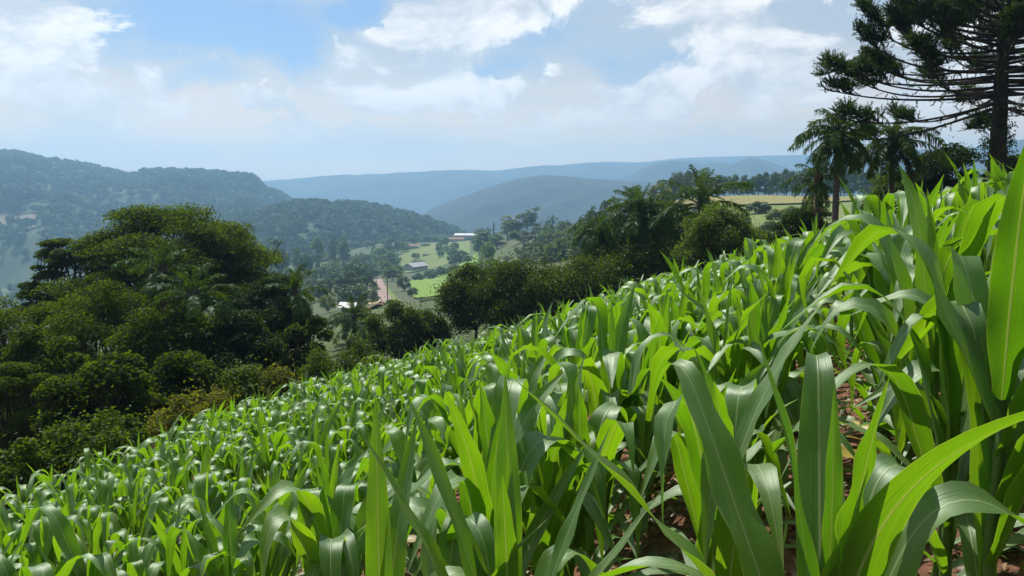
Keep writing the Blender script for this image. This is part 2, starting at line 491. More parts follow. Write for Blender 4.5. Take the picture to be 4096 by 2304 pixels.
def GA(x, y):
    """ground height for arrays"""
    x = np.atleast_1d(np.asarray(x, float)); y = np.atleast_1d(np.asarray(y, float))
    d = np.maximum(np.hypot(x, y), .01)
    th = np.arctan2(x, y)
    r = np.maximum(np.where(np.abs(th) < TH, np.maximum(y, .01), d * math.cos(TH)), 20)
    thc = np.clip(th, -TH, TH)
    zf = far_z(thc, r)
    s = np.clip((np.abs(th) - TH) / (math.pi - TH), 0, 1)
    zmid = .5 * (far_z(np.full_like(thc, -TH), r) + far_z(np.full_like(thc, TH), r))
    s = s * s * (3 - 2 * s)
    zf = zf * (1 - s) + zmid * s + EYE
    k = np.clip((d - 34) / 24, 0, 1); k = k * k * (3 - 2 * k)
    return near_z(x, np.clip(y, -60, 60)) * (1 - k) + zf * k


def G(x, y):
    return float(GA(x, y)[0])


def on(px, d, dz=0.0):
    x = (px - 512) / F * d
    return Vector((x, d, G(x, d) + dz))


th = np.concatenate([np.linspace(-math.pi, -.8, 40, endpoint=False), np.linspace(-.8, .8, 240, endpoint=False), np.linspace(.8, math.pi, 40, endpoint=False)])
rr = np.concatenate([[.25], np.geomspace(.5, 5450, 180)])
TT, RR = np.meshgrid(th, rr)
X, Y = RR * np.sin(TT), RR * np.cos(TT)
Z = np.concatenate([GA(X[i], Y[i]) for i in range(len(rr))]).reshape(X.shape)
for i in range(len(rr)):
    if 0.8 < rr[i] < 60:
        for j in range(len(th)):
            if abs(th[j]) < .85:
                Z[i, j] += .045 * mn.noise(Vector((X[i, j] * 2.3, Y[i, j] * 2.3, 0))) + .03 * mn.noise(Vector((X[i, j] * 6, Y[i, j] * 6, 3)))
nr, nt_ = X.shape
V = np.stack([X, Y, Z], -1).reshape(-1, 3)
i, j = np.meshgrid(np.arange(nr - 1), np.arange(nt_), indexing='ij')
a = i * nt_ + j; b = i * nt_ + (j + 1) % nt_
Qf = np.stack([a, b, b + nt_, a + nt_], -1).reshape(-1, 4)[:, ::-1]
V = np.vstack([V, [[0, 0, G(0, 0)]]])
k = np.arange(nt_)
Tf = np.stack([k, (k + 1) % nt_, np.full(nt_, nr * nt_)], -1)
rmid = RR[:-1].ravel()
g = mesh_np('ground', V, [Qf, Tf], [M['ground'], M['soil']], None, None, np.concatenate([(rmid < 45).astype(int), np.ones(nt_, int)]), True)
tag(obj('ground', g), kind='structure')


def hill(name, prof, D, Lf, Lb, zfoot, mat, rough=.08, seed=0, bow=1.0, crest_noise=0.0, cols=200):
    """a ridge with the given skyline, its slope running down towards the viewer and away behind"""
    prof = np.array(prof, float) * (1024 / 2576)
    pxs = np.linspace(prof[0, 0], prof[-1, 0], cols)
    rows = np.interp(pxs, prof[:, 0], prof[:, 1])
    ker = np.array([1, 2, 1]) / 4
    rows = np.convolve(np.pad(rows, 1, mode='edge'), ker, 'valid')
    ts = np.concatenate([np.linspace(0, 1, 46), 1 + np.linspace(0, 1, 9)[1:]])
    V = np.zeros((len(ts), cols, 3))
    for c in range(cols):
        Dc = D * (1 + .05 * mn.noise(Vector((pxs[c] * .012, seed, 0))))
        top = P(pxs[c], rows[c], Dc)
        ux = top.x / Dc
        for q, t in enumerate(ts):
            y = Dc - Lf * (1 - t) if t <= 1 else Dc + Lb * (t - 1)
            s = t if t <= 1 else 2 - t
            f = math.sin(s * math.pi / 2) ** bow if t <= 1 else s * s * (3 - 2 * s)
            zf = zfoot + EYE
            z = zf + (top.z - zf) * f
            p = Vector((ux * y, y, 0))
            env = (1 - s) * min(1, s * 4)
            z += D * rough * env * (mn.fractal(p / D * 9 + Vector((seed * 7.1, 0, 0)), .9, 2.2, 5) * .55 - .25 * abs(mn.noise(p / D * 14 + Vector((0, seed, 0)))))
            if s > .7: z += D * crest_noise * mn.fractal(p / D * 60 + Vector((0, seed, 0)), .8, 2, 3)
            V[q, c] = (p.x, p.y, z)
    n, m_ = len(ts), cols
    i, j = np.meshgrid(np.arange(n - 1), np.arange(m_ - 1), indexing='ij')
    a = i * m_ + j
    Q = np.stack([a, a + 1, a + m_ + 1, a + m_], -1).reshape(-1, 4)
    tag(obj(name, mesh_np(name, V.reshape(-1, 3), [Q], [mat], None, None, None, True)), kind='structure')
    return V


H6 = hill('far_mountains', [(-900, 470), (300, 470), (900, 450), (1300, 430), (1450, 411), (1540, 406), (1600, 410), (1720, 397), (1850, 393), (1990, 391), (2200, 388), (2400, 380), (2700, 372), (3400, 380)], 4700, 900, 450, -210, M['farhill'], .03, 1)
H5 = hill('far_ridge', [(-900, 480), (300, 478), (520, 470), (640, 457), (700, 453), (760, 448), (850, 440), (905, 440), (1000, 436), (1100, 430), (1180, 427), (1250, 430), (1330, 420), (1400, 418), (1480, 409), (1560, 414), (1650, 410), (1750, 402), (1950, 420), (2300, 440), (3400, 450)], 4000, 900, 400, -205, M['farhill'], .04, 2, 1.0, .0012)
H4 = hill('twin_peaked_hill', [(950, 580), (1100, 560), (1250, 530), (1400, 490), (1500, 462), (1560, 450), (1600, 434), (1650, 410), (1690, 403), (1735, 408), (1770, 417), (1800, 410), (1840, 414), (1865, 402), (1895, 396), (1925, 404), (1990, 424), (2060, 440), (2300, 450), (3000, 470)], 2950, 700, 350, -200, M['farhill'], .045, 3, 1.0, .0010)
H7 = hill('hazy_hill', [(1900, 470), (2100, 430), (2200, 392), (2260, 372), (2330, 378), (2400, 384), (2511, 359), (2576, 352), (2750, 340), (3000, 350), (3600, 380)], 2700, 800, 400, -190, M['farhill'], .045, 4, 1.0, .0010)
H3 = hill('blue_hill', [(760, 640), (900, 620), (980, 592), (1050, 545), (1110, 513), (1200, 481), (1300, 450), (1370, 441), (1450, 447), (1560, 455), (1750, 462), (1950, 470), (2300, 480), (2700, 500)], 2150, 700, 400, -195, M['farhill'], .05, 5, 1.0, .0012)
H1 = hill('wooded_hill', [(-700, 300), (-250, 335), (0, 389), (55, 395), (110, 410), (200, 422), (330, 447), (390, 444), (480, 446), (560, 452), (636, 456), (652, 476), (700, 490), (745, 520), (800, 548), (900, 590), (1000, 630)], 1900, 1050, 500, -150, M['hill'], .05, 6, .9)
H2 = hill('low_wooded_hill', [(300, 590), (480, 572), (560, 560), (640, 549), (700, 533), (760, 520), (830, 524), (870, 523), (930, 527), (990, 541), (1050, 556), (1100, 572), (1140, 589), (1180, 612), (1260, 645), (1330, 670)], 1150, 420, 300, -110, M['hill'], .04, 8, .9)


def patch(name, quad, mat, nx=24, ny=14, dz=.25, bumpy=0.0):
    """a sheet draped over the ground; corners as (px, distance): near-left, near-right, far-right, far-left"""
    q = np.array(quad, float)
    s, t = np.meshgrid(np.linspace(0, 1, nx), np.linspace(0, 1, ny))
    pd = ((1 - s) * (1 - t))[..., None] * q[0] + (s * (1 - t))[..., None] * q[1] + (s * t)[..., None] * q[2] + ((1 - s) * t)[..., None] * q[3]
    d = pd[..., 1]; x = (pd[..., 0] - 512) / F * d
    z = GA(x.ravel(), d.ravel()).reshape(x.shape) + dz
    if bumpy:
        for idx in np.ndindex(z.shape): z[idx] += bumpy * mn.noise(Vector((x[idx] * .2, d[idx] * .2, 1)))
    V = np.stack([x, d, z], -1).reshape(-1, 3)
    i, j = np.meshgrid(np.arange(ny - 1), np.arange(nx - 1), indexing='ij')
    a = i * nx + j
    Q = np.stack([a, a + 1, a + nx + 1, a + nx], -1).reshape(-1, 4)
    return tag(obj(name, mesh_np(name, V, [Q], [mat], None, None, None, True)), kind='structure')


patch('meadow', [(300, 520), (345, 520), (330, 610), (290, 640)], M['straw'])
patch('meadow', [(395, 560), (470, 560), (470, 780), (400, 780)], M['meadow'])
patch('crop_field', [(413, 235), (480, 222), (478, 520), (404, 430)], M['fieldgreen'], dz=.4)
patch('maize_field', [(640, 225), (860, 215), (860, 300), (640, 300)], M['ripe'], 40, 16, dz=.5)
patch('slope_meadow', [(740, 120), (850, 110), (850, 212), (700, 220)], M['meadow'], dz=.2)
patch('dug_earth', [(362, 150), (382, 146), (381, 178), (366, 182)], M['cut'], dz=.6, bumpy=.5)
patch('sandy_heap', [(367, 178), (381, 176), (380, 192), (370, 194)], M['sand'], dz=1.6, bumpy=.8)
patch('road_verge', [(386, 225), (402, 215), (386, 330), (379, 345)], M['meadow'], dz=.12)


def strip(name, line, width, mat, dz=.3):
    pts = []
    for (p0, d0), (p1, d1) in zip(line, line[1:]):
        for t in np.linspace(0, 1, 10, endpoint=False): pts.append((p0 + (p1 - p0) * t, d0 + (d1 - d0) * t))
    pts.append(line[-1])
    c = np.array([((p - 512) / F * d, d) for p, d in pts])
    tn = np.gradient(c, axis=0); tn /= np.linalg.norm(tn, axis=1)[:, None]
    nrm = np.stack([tn[:, 1], -tn[:, 0]], -1)
    V = []
    for o in (-.5, -.2, .2, .5):
        e = c + nrm * width * o
        V.append(np.stack([e[:, 0], e[:, 1], GA(c[:, 0], c[:, 1]) + dz - .12 * (abs(o) < .3)], -1))
    n = len(c); V = np.concatenate(V); Q = []
    for k in range(3):
        for q in range(n - 1): Q.append((k * n + q, (k + 1) * n + q, (k + 1) * n + q + 1, k * n + q + 1))
    return tag(obj(name, mesh_np(name, V, [Q], [mat], None, None, None, True)), kind='structure')


strip('dirt_road', [(377.0, 400), (377.6, 370), (381, 300), (385, 225), (397, 190), (416, 180), (440, 176)], 3.9, M['road'])


# ------------------------------------------------------------------ forest on the hills (reads as one mass)
def leaf_quads(rng, C, Nn, size, wid=.32, fold=.12):
    n = len(C)
    Nn = Nn / (np.linalg.norm(Nn, axis=1)[:, None] + 1e-9)
    t = rng.normal(size=(n, 3)); t -= Nn * np.sum(t * Nn, 1)[:, None]
    t /= np.linalg.norm(t, axis=1)[:, None] + 1e-9
    b = np.cross(Nn, t)
    s = np.broadcast_to(np.asarray(size), (n,))[:, None]
    V = np.stack([C - t * s * .5, C + b * s * wid + Nn * s * fold, C + t * s * .5, C - b * s * wid + Nn * s * fold], 1).reshape(-1, 3)
    return V, np.arange(4 * n).reshape(n, 4)


def forest(name, V, mat, keep, h, n, seed, leaves=34, label=None):
    """tree crowns spread over a hill sheet, joined into one mass"""
    rng = np.random.default_rng(seed)
    nq, nc = V.shape[:2]
    cells = []
    A = V[:-1, :-1]; B = V[1:, 1:]
    area = np.linalg.norm(np.cross(V[:-1, 1:] - A, V[1:, :-1] - A), axis=-1)
    sel = []
    for (q, c) in np.ndindex(A.shape[:2]):
        p = A[q, c]
        if q > 46: continue
        px = 512 + F * p[0] / p[1]
        if not -60 < px < 1084: area[q, c] = 0
        elif not keep(px, HOR - F * (p[2] - EYE) / p[1], q / 45): area[q, c] = 0
    area[47:] = 0
    pr = area.ravel() / area.sum()
    idx = rng.choice(len(pr), n, p=pr)
    q, c = np.unravel_index(idx, area.shape)
    s, t = rng.random((2, n))
    pos = ((1 - s) * (1 - t))[:, None] * V[q, c] + (s * (1 - t))[:, None] * V[q, c + 1] + (s * t)[:, None] * V[q + 1, c + 1] + ((1 - s) * t)[:, None] * V[q + 1, c]
    hh = h * rng.uniform(.6, 1.25, n)
    d = rng.normal(size=(n, leaves, 3)); d[..., 2] = np.abs(d[..., 2]) * .9 + .05
    d /= np.linalg.norm(d, axis=-1)[..., None]
    R = hh * rng.uniform(.34, .55, n)
    C = pos[:, None, :] + d * np.stack([R, R, hh * .55], -1)[:, None, :] * rng.uniform(.75, 1.05, (n, leaves, 1)) + np.stack([0 * hh, 0 * hh, hh * .40], -1)[:, None, :]
    Nn = d + rng.normal(size=d.shape) * .35
    Vv, Q = leaf_quads(rng, C.reshape(-1, 3), Nn.reshape(-1, 3), np.repeat(R * .95, leaves), .42, .1)
    big_ = np.array([mn.fractal(Vector(p) * .009, 1.0, 2.0, 3) for p in pos])  # broad patches painted into the crown tint, standing in for sunlit parts of the hillside
    tint = np.repeat(np.clip((rng.normal(.45, .24, n) + .55 * big_)[:, None] + rng.normal(0, .1, (n, leaves)), 0, 1).ravel(), 4)
    return tag(obj(name, mesh_np(name, Vv, [Q], [mat], tint)), label, None, None, 'stuff')


nz = lambda px, row, s: mn.noise(Vector((px * s, row * s * 1.6, 5)))
pine_zone = lambda px, row: (145 < px < 262 and row < 196 and row > 150 + (px < 150) * 9 and (row < 186 or px > 200)) or (px < 45 and 184 < row < 208 and nz(px, row, .03) > -.2)
bare1 = lambda px, row: (px < 36 and 217 < row < 230) or (246 < px < 262 and 214 < row < 224)
forest('hill_forest', H1, M['forest'], lambda px, row, t: row < 268 and not pine_zone(px, row) and not bare1(px, row), 12, 4300, 11, 30)
forest('pine_plantation', H1, M['pine'], lambda px, row, t: pine_zone(px, row), 17, 1500, 12, 34)
forest('low_hill_forest', H2, M['forest'], lambda px, row, t: row < 275, 11, 2600, 13, 44)


def lay(name, V, mat, cond, dz):
    q, c = np.nonzero([[cond(512 + F * V[a, b, 0] / V[a, b, 1], HOR - F * (V[a, b, 2] - EYE) / V[a, b, 1]) for b in range(V.shape[1] - 1)] for a in range(46)])
    if not len(q): return
    nc = V.shape[1]
    a = q * nc + c
    Q = np.stack([a, a + 1, a + nc + 1, a + nc], -1)
    u, inv = np.unique(Q.ravel(), return_inverse=True)
    tag(obj(name, mesh_np(name, V.reshape(-1, 3)[u] + (0, 0, dz), [inv.reshape(-1, 4)], [mat], None, None, None, True)), kind='structure')


lay('ploughed_field', H1, M['brownfield'], lambda px, row: px < 36 and 217 < row < 230, .6)
lay('pasture', H1, M['meadow'], lambda px, row: 246 < px < 262 and 214 < row < 224, .6)


# ------------------------------------------------------------------ trees
def clumps_for(kind, H, R, rng, n):
    """clump centres (x, y, z, r)"""
    out = []
    for k in range(n):
        a = rng.uniform(0, 2 * np.pi)
        if kind == 'dome':
            el_ = math.asin(rng.uniform(-.35, 1)); f = rng.uniform(.62, .86)
            out.append((R * f * math.cos(a) * math.cos(el_), R * f * math.sin(a) * math.cos(el_), H * .58 + (H * .42) * f * math.sin(el_) * (1 if el_ > 0 else 1.1), R * rng.uniform(.26, .42)))
        elif kind == 'low':
            el_ = math.asin(rng.uniform(-.9, 1)); f = rng.uniform(.55, .84)
            out.append((R * f * math.cos(a) * math.cos(el_), R * f * math.sin(a) * math.cos(el_), H * .5 + H * .46 * f * math.sin(el_), R * rng.uniform(.24, .40)))
        elif kind == 'umbrella':
            f = math.sqrt(rng.uniform(.02, 1)); r = R * .9 * f
            top = H * (.93 - .30 * f ** 2.2)
            out.append((r * math.cos(a), r * math.sin(a), top - H * rng.choice([0, 0, .05, .13, .22]) * rng.uniform(.5, 1), R * rng.uniform(.17, .29)))
        elif kind == 'euc':
            t = rng.uniform(.22, .97); wd = R * (.95 if t < .75 else .95 * (1.15 - t) / .4) * rng.uniform(.2, .75)
            out.append((wd * math.cos(a), wd * math.sin(a), H * t, R * rng.uniform(.28, .46)))
        elif kind == 'cone':
            t = rng.uniform(.06, .97); wd = R * (1 - t) * rng.uniform(.5, .85)
            out.append((wd * math.cos(a), wd * math.sin(a), H * t, R * (.14 + .30 * (1 - t))))
        elif kind == 'bush':
            el_ = math.asin(rng.uniform(0, 1)); f = rng.uniform(.45, .84)
            out.append((R * f * math.cos(a) * math.cos(el_), R * f * math.sin(a) * math.cos(el_), H * .18 + H * .72 * f * math.sin(el_), min(R, H) * rng.uniform(.22, .40)))
        elif kind == 'candelabra':
            f = math.sqrt(rng.uniform(.05, 1)); r = R * f
            out.append((r * math.cos(a), r * math.sin(a), H * (.80 + .16 * (1 - f)) - H * .28 * (rng.random() < .4) * rng.uniform(.3, 1), R * rng.uniform(.15, .24)))
    return np.array(out)


def foliage(mb, rng, cl, n, size, up=.5, flat=1.0, wid=.32, shell=.4, topbias=.65, rag=.0):
    w_ = cl[:, 3] ** 2; w_ /= w_.sum()
    idx = rng.choice(len(cl), n, p=w_)
    d = rng.normal(size=(n, 3)); d /= np.linalg.norm(d, axis=1)[:, None]
    fl = (rng.random(n) < topbias) & (d[:, 2] < 0); d[fl, 2] *= -1
    r = cl[idx, 3] * rng.random(n) ** shell
    r *= 1 + rag * rng.normal(size=n) * (rng.random(n) < .25)
    C = cl[idx, :3] + d * r[:, None] * (1, 1, flat)
    Nn = d * .6 + np.array([0, 0, up]) + rng.normal(size=(n, 3)) * .55
    s = size * rng.uniform(.6, 1.35, n)
    V, Q = leaf_quads(rng, C, Nn, s, wid)
    ct = rng.uniform(.15, .75, len(cl))
    t = np.clip(ct[idx] * .7 + rng.normal(.15, .16, n), 0, 1)
    mb.add(V, Q, None, np.repeat(t, 4))


def wood(mb, rng, cl, H, tr, fork=.35, limbs=6, sides=6, lean=0.0, multi=1, wig=.06):
    """trunk forking into limbs that carry the clumps"""
    order = np.argsort(np.arctan2(cl[:, 1], cl[:, 0]))
    groups = np.array_split(order, min(limbs, len(cl)))
    fk = np.array([lean * H, 0, H * fork])
    for m_ in range(multi):
        off = np.array([0, 0, 0]) if multi == 1 else np.append(rng.normal(size=2) * tr * 1.6, 0)
        ts = np.linspace(0, 1, 6)[:, None]
        pts = off + fk * ts + rng.normal(size=(6, 3)) * tr * .25 * ts
        mb.tube(pts, np.linspace(tr * 1.25, tr * .75, 6), max(sides, 6))
    for gp in groups:
        mid = cl[gp, :3].mean(0) * .55 + fk * .45
        mid[2] = fk[2] + (cl[gp, 2].mean() - fk[2]) * .5
        ts = np.linspace(0, 1, 5)[:, None]
        pts = fk + (mid - fk) * ts + np.sin(ts * np.pi) * rng.normal(size=3) * wig * H * .4
        mb.tube(pts, np.linspace(tr * .62, tr * .36, 5), sides, cap=False)
        for k in gp:
            e = cl[k, :3]
            pts = mid + (e - mid) * ts + np.sin(ts * np.pi) * (rng.normal(size=3) * wig * H * .3 - np.array([0, 0, .02 * H]))
            mb.tube(pts, np.linspace(tr * .33, tr * .07, 5), max(4, sides - 2))
            for z in range(2):
                q = pts[2 + z]; e2 = e + rng.normal(size=3) * cl[k, 3] * .55
                mb.tube(np.array([q, q + (e2 - q) * .5 + rng.normal(size=3) * .02 * H, e2]), [tr * .15, tr * .1, tr * .04], 4)


def tree_meshes(kind, H, R, seed, n_cl, n_leaf, leaf, mat, bark, tr=None, **kw):
    rng = np.random.default_rng(seed)
    cl = clumps_for(kind, H, R, rng, n_cl)
    mb = MB()
    foliage(mb, rng, cl, n_leaf, leaf, kw.get('up', .5), kw.get('flat', .8), kw.get('wid', .32), kw.get('shell', .4), kw.get('topbias', .65), kw.get('rag', .15))
    crown = mb.mesh('crown', [M[mat]])
    tb = MB()
    tr = tr or H * .022
    if kind in ('euc', 'cone', 'candelabra'):
        pts = np.array([(rng.normal() * .01 * H * t, rng.normal() * .01 * H * t, H * t * .97) for t in np.linspace(0, 1, 8)])
        tb.tube(pts, np.linspace(tr * 1.2, tr * .2, 8), 6)
        for c in cl:
            st = max(.15 * H, c[2] - np.hypot(c[0], c[1]) * .6)
            tb.tube(np.array([[0, 0, st], [c[0] * .5, c[1] * .5, (st + c[2]) / 2 - .01 * H], c[:3]]), [tr * .4, tr * .25, tr * .08], 4)
    else:
        wood(tb, rng, cl, H, tr, kw.get('fork', .33), kw.get('limbs', 6), kw.get('sides', 6), 0, kw.get('multi', 1))
    trunk = tb.mesh('trunk', [M[bark]], True)
    return trunk, crown


def plant_tree(name, meshes, label, cat, loc, rz=0.0, scale=1.0, group=None, trunk_name='trunk'):
    t = thing(name, label, cat, loc, rz, scale, group)
    obj(trunk_name, meshes[0], t)
    obj('crown', meshes[1], t)
    return t


def sink(px, d, dz=-.1):
    return on(px, d, dz)


def by_rows(px, top, d, base=None):
    """base point on the ground and the height that brings the top to a picture row"""
    p = on(px, d, -.1)
    return p, P(px, top, d).z - p.z


# --- big spreading tree on the left and its neighbours
def big(name, label, px, top, d, half, kind, seed, n_cl, n_leaf, leaf, mat, cat='tree', bark='darkbark', **kw):
    p, H = by_rows(px, top, d)
    R = half / F * d
    ms = tree_meshes(kind, H, R, seed, n_cl, n_leaf, leaf, mat, bark, **kw)
    return plant_tree(name, ms, label, cat, p)


big('spreading_tree', 'tallest wide umbrella-shaped tree with dark layered crown rising above the dark thicket', 170, 197, 42, 112, 'umbrella', 21, 130, 96000, .17, 'bigtree', tr=.34, flat=.42, up=1.0, wid=.24, fork=.42, limbs=9, shell=.5, topbias=.8)
big('spreading_tree', 'smaller umbrella tree with see-through branches at the outer edge of the big dark tree', 62, 224, 41, 44, 'umbrella', 22, 56, 36000, .16, 'bigtree', tr=.22, flat=.42, up=1.0, wid=.24, fork=.5, limbs=7, shell=.5, topbias=.8)
big('dark_tree', 'dark dense tree between the big umbrella tree and the valley road', 262, 262, 38, 50, 'low', 23, 44, 34000, .16, 'darkleaf', tr=.25, flat=.8)
big('dark_tree', 'low dark tree with bright leafy tips beside the white shed roof', 300, 296, 36, 34, 'low', 24, 30, 18000, .15, 'bigtree', tr=.18, flat=.8)
big('feathery_tree', 'feathery yellow-green tree in front of the smaller umbrella tree', 18, 266, 30, 64, 'low', 25, 70, 36000, .13, 'feather', tr=.16, flat=.5, up=.9, wid=.2, fork=.3, limbs=8)
big('feathery_tree', 'broad feathery tree with light tips below the big umbrella tree', 98, 262, 29, 66, 'low', 26, 80, 44000, .13, 'feather', tr=.17, flat=.5, up=.9, wid=.2, fork=.3, limbs=8)
big('feathery_tree', 'dark feathery tree filling the hollow below the palm crowns', 170, 286, 27, 62, 'low', 27, 74, 40000, .13, 'bigtree', tr=.17, flat=.55, up=.9, wid=.2, fork=.3, limbs=8)
big('dark_tree', 'shadowy round tree behind the yellowish hedge bushes', 232, 306, 27, 46, 'low', 28, 46, 26000, .13, 'darkleaf', tr=.17, flat=.8)
big('feathery_tree', 'small light feathery tree at the picture edge behind the green bush', 8, 338, 21, 44, 'low', 29, 50, 24000, .10, 'feather', tr=.1, flat=.5, up=.9, wid=.2, fork=.25, limbs=7)
big('dark_tree', 'gloomy low tree just behind the first hedge bush', 92, 338, 20, 58, 'low', 30, 56, 30000, .11, 'bigtree', tr=.1, flat=.8)
big('dark_tree', 'gloomy low tree between the feathery trees and the yellowish bushes', 180, 348, 22, 50, 'low', 31, 50, 26000, .11, 'bigtree', tr=.1, flat=.8)

big('dark_tree', 'dark leafy tree closing the gap at the picture edge under the feathery trees', 34, 312, 24, 50, 'low', 32, 50, 28000, .12, 'bigtree', tr=.1)

# --- bushes along the lower edge of the corn field
for lab, px, top, d, half, seed, n, leaf, mat in [
    ('leafy green bush at the lowest corner of the corn field', 66, 384, 13.2, 58, 41, 15000, .075, 'bush'),
    ('dark green bush at the picture edge beside the leafy green bush', 2, 412, 12.2, 38, 42, 9000, .075, 'bush'),
    ('green bush between the leafy green bush and the yellowish bushes', 118, 400, 14.2, 36, 43, 9000, .075, 'bush'),
    ('yellowish bush with dead twigs beside the green hedge bushes', 168, 384, 16.2, 40, 44, 11000, .08, 'oldbush'),
    ('bronze-yellow bush in the middle of the hedge', 208, 366, 18.6, 40, 45, 11000, .085, 'oldbush'),
    ('tall yellow-green bush with upright shoots standing highest in the hedge', 246, 336, 21, 36, 46, 11000, .09, 'olive'),
    ('dull yellow bush behind the upper corn rows', 280, 356, 20.6, 36, 47, 10000, .09, 'oldbush'),
    ('dark green bush near the top end of the hedge', 318, 340, 24, 34, 48, 11000, .075, 'bush'),
    ('dark bush with glossy tips below the dug earth', 352, 328, 27, 32, 49, 10000, .08, 'citrus'),
    ('dark rounded bush between the hedge and the small citrus tree', 374, 332, 26, 26, 50, 9000, .08, 'bush')]:
    p, H = by_rows(px, top, d)
    ms = tree_meshes('bush', H, half / F * d, seed, 30, n, leaf, mat, 'darkbark', H * .02, up=.5, flat=.95, fork=.12, limbs=8, multi=3, rag=.9)
    plant_tree('hedge_bush', ms, lab, 'bush', p, 0, 1, 'bushes along the lower edge of the corn field', 'stem')

# --- dark citrus trees behind the upper corn rows
for lab, px, top, d, half, seed in [
    ('small dark citrus tree standing alone beside the dug earth', 396, 298, 46, 27, 51),
    ('dark citrus tree sloping down to the small lone one', 424, 310, 47, 20, 52),
    ('broad citrus tree with sunlit tips, tallest under the green slope', 476, 260, 48, 35, 53),
    ('dense dark citrus tree right of the tallest one', 506, 252, 47, 42, 54),
    ('dark citrus tree with lighter yellow shoots on top', 556, 264, 46, 36, 55),
    ('citrus tree below the drooping slim palm', 600, 250, 45, 44, 56),
    ('citrus tree with bright shoots below the twin-crowned palm', 652, 238, 45, 40, 57),
    ('dark citrus tree in front of the yellow-green round tree', 696, 244, 44, 42, 58),
    ('dark citrus tree behind the corn tips right of the yellow-green round tree', 752, 240, 42, 44, 59)]:
    p, H = by_rows(px, top, d)
    ms = tree_meshes('low', H, half / F * d * 1.2, seed, 46, 26000, .135, 'citrus', 'darkbark', .10, up=.35, flat=.95, fork=.18, limbs=7, multi=2, rag=.7)
    plant_tree('citrus_tree', ms, lab, 'tree', p, 0, 1, 'dark citrus trees behind the corn field')

big('dark_tree', 'dark tree filling the gap under the middle palm crowns', 622, 232, 53, 44, 'low', 68, 44, 30000, .14, 'darkleaf', tr=.15)
big('dark_tree', 'leafy tree between the full dark palm and the arching palm', 668, 226, 54, 36, 'low', 69, 40, 28000, .14, 'bush', tr=.15)
big('round_tree', 'yellow-green round tree in front of the arching palm', 718, 210, 40, 40, 'dome', 61, 46, 30000, .12, 'olive', tr=.14, flat=.9, rag=.4)
big('dark_bush', 'dark bush at the foot of the two big palms', 806, 205, 36, 34, 'dome', 62, 30, 18000, .12, 'darkleaf', 'bush', tr=.1)
big('dark_tree', 'dark tree between the drooping palm and the araucaria trunk', 942, 146, 38, 34, 'dome', 63, 40, 26000, .13, 'darkleaf', tr=.16, rag=.4)
big('dark_tree', 'grey-green tree behind the drooping palm trunk', 902, 168, 42, 34, 'dome', 64, 34, 20000, .13, 'bush', tr=.16, rag=.4)
big('dark_tree', 'dark tree just right of the araucaria trunk', 1006, 152, 36, 26, 'dome', 65, 34, 20000, .12, 'darkleaf', tr=.14, rag=.4)
big('dark_bush', 'low dark bush under the araucaria', 975, 172, 31, 42, 'bush', 66, 34, 18000, .11, 'darkleaf', 'bush', tr=.1, multi=3, fork=.15)
big('dark_bush', 'dark bush behind the corn below the drooping palm', 872, 186, 33, 40, 'bush', 67, 34, 18000, .11, 'darkleaf', 'bush', tr=.1, multi=3, fork=.15)


# --- palms
def frond_mesh(rng, L, droop, mat, pairs=66, leaflet=.55, start=.18, stiff=.3):
    mb = MB()
    t = np.linspace(0, 1, 14)
    phi = droop[0] + droop[1] * t ** 1.2
    r = np.concatenate([[0], np.cumsum(np.sin(phi[:-1] + 1e-3)) * L / 13])
    z = np.concatenate([[0], np.cumsum(np.cos(phi[:-1])) * L / 13])
    side = rng.normal() * .06 * L * t ** 2
    C = np.stack([r, side, z], -1)
    mb.tube(C, np.linspace(.030, .006, 14), 5, .35)
    for s in (-1, 1):
        for k in range(pairs):
            tt = start + (1 - start) * (k + rng.random()) / pairs
            p = np.array([np.interp(tt, t, C[:, i]) for i in range(3)])
            f = np.interp(tt, t, phi)
            T = np.array([math.sin(f), 0, math.cos(f)]); N = np.array([-math.cos(f), 0, math.sin(f)]); S = np.array([0, s, 0])
            ln = leaflet * (math.sin(math.pi * min(1, .12 + .88 * (1 - abs(2 * tt - .95) ** 1.6))) * .5 + .5) * rng.uniform(.75, 1.1) * (1.15 - .7 * max(0, tt - .6) / .4)
            aim = T * rng.uniform(.45, .8) + S * rng.uniform(.6, 1) + N * rng.uniform(-.45, .6)
            aim /= np.linalg.norm(aim)
            wv = np.cross(aim, N + .3 * rng.normal(size=3)); wv /= np.linalg.norm(wv) + 1e-9
            wd = .021
            q = [p, p + aim * ln * .45 - np.array([0, 0, ln * .10]), p + aim * ln * .78 - np.array([0, 0, ln * (.34 - stiff * .3)]), p + aim * ln * .92 - np.array([0, 0, ln * (.68 - stiff * .5)])]
            V = np.array([q[0] - wv * wd * .6, q[0] + wv * wd * .6, q[1] - wv * wd, q[1] + wv * wd, q[2] - wv * wd * .8, q[2] + wv * wd * .8, q[3]])
            mb.add(V, [[0, 1, 3, 2], [2, 3, 5, 4]], [[4, 5, 6]], float(np.clip(rng.normal(.45, .22), 0, 1)))
    return mb.mesh('frond', [M[mat]])


FR = [frond_mesh(np.random.default_rng(300 + k), 1.0 * 2.3, dr, 'palm') for k, dr in enumerate(((.05, .55), (.25, 1.0), (.5, 1.25), (.8, 1.35), (1.05, 1.4), (1.3, 1.3), (1.6, 1.15), (1.9, 1.0), (2.15, .8)))]
DEAD = [frond_mesh(np.random.default_rng(320 + k), 1.9, (2.0, .9), 'palmdead', 30) for k in range(2)]


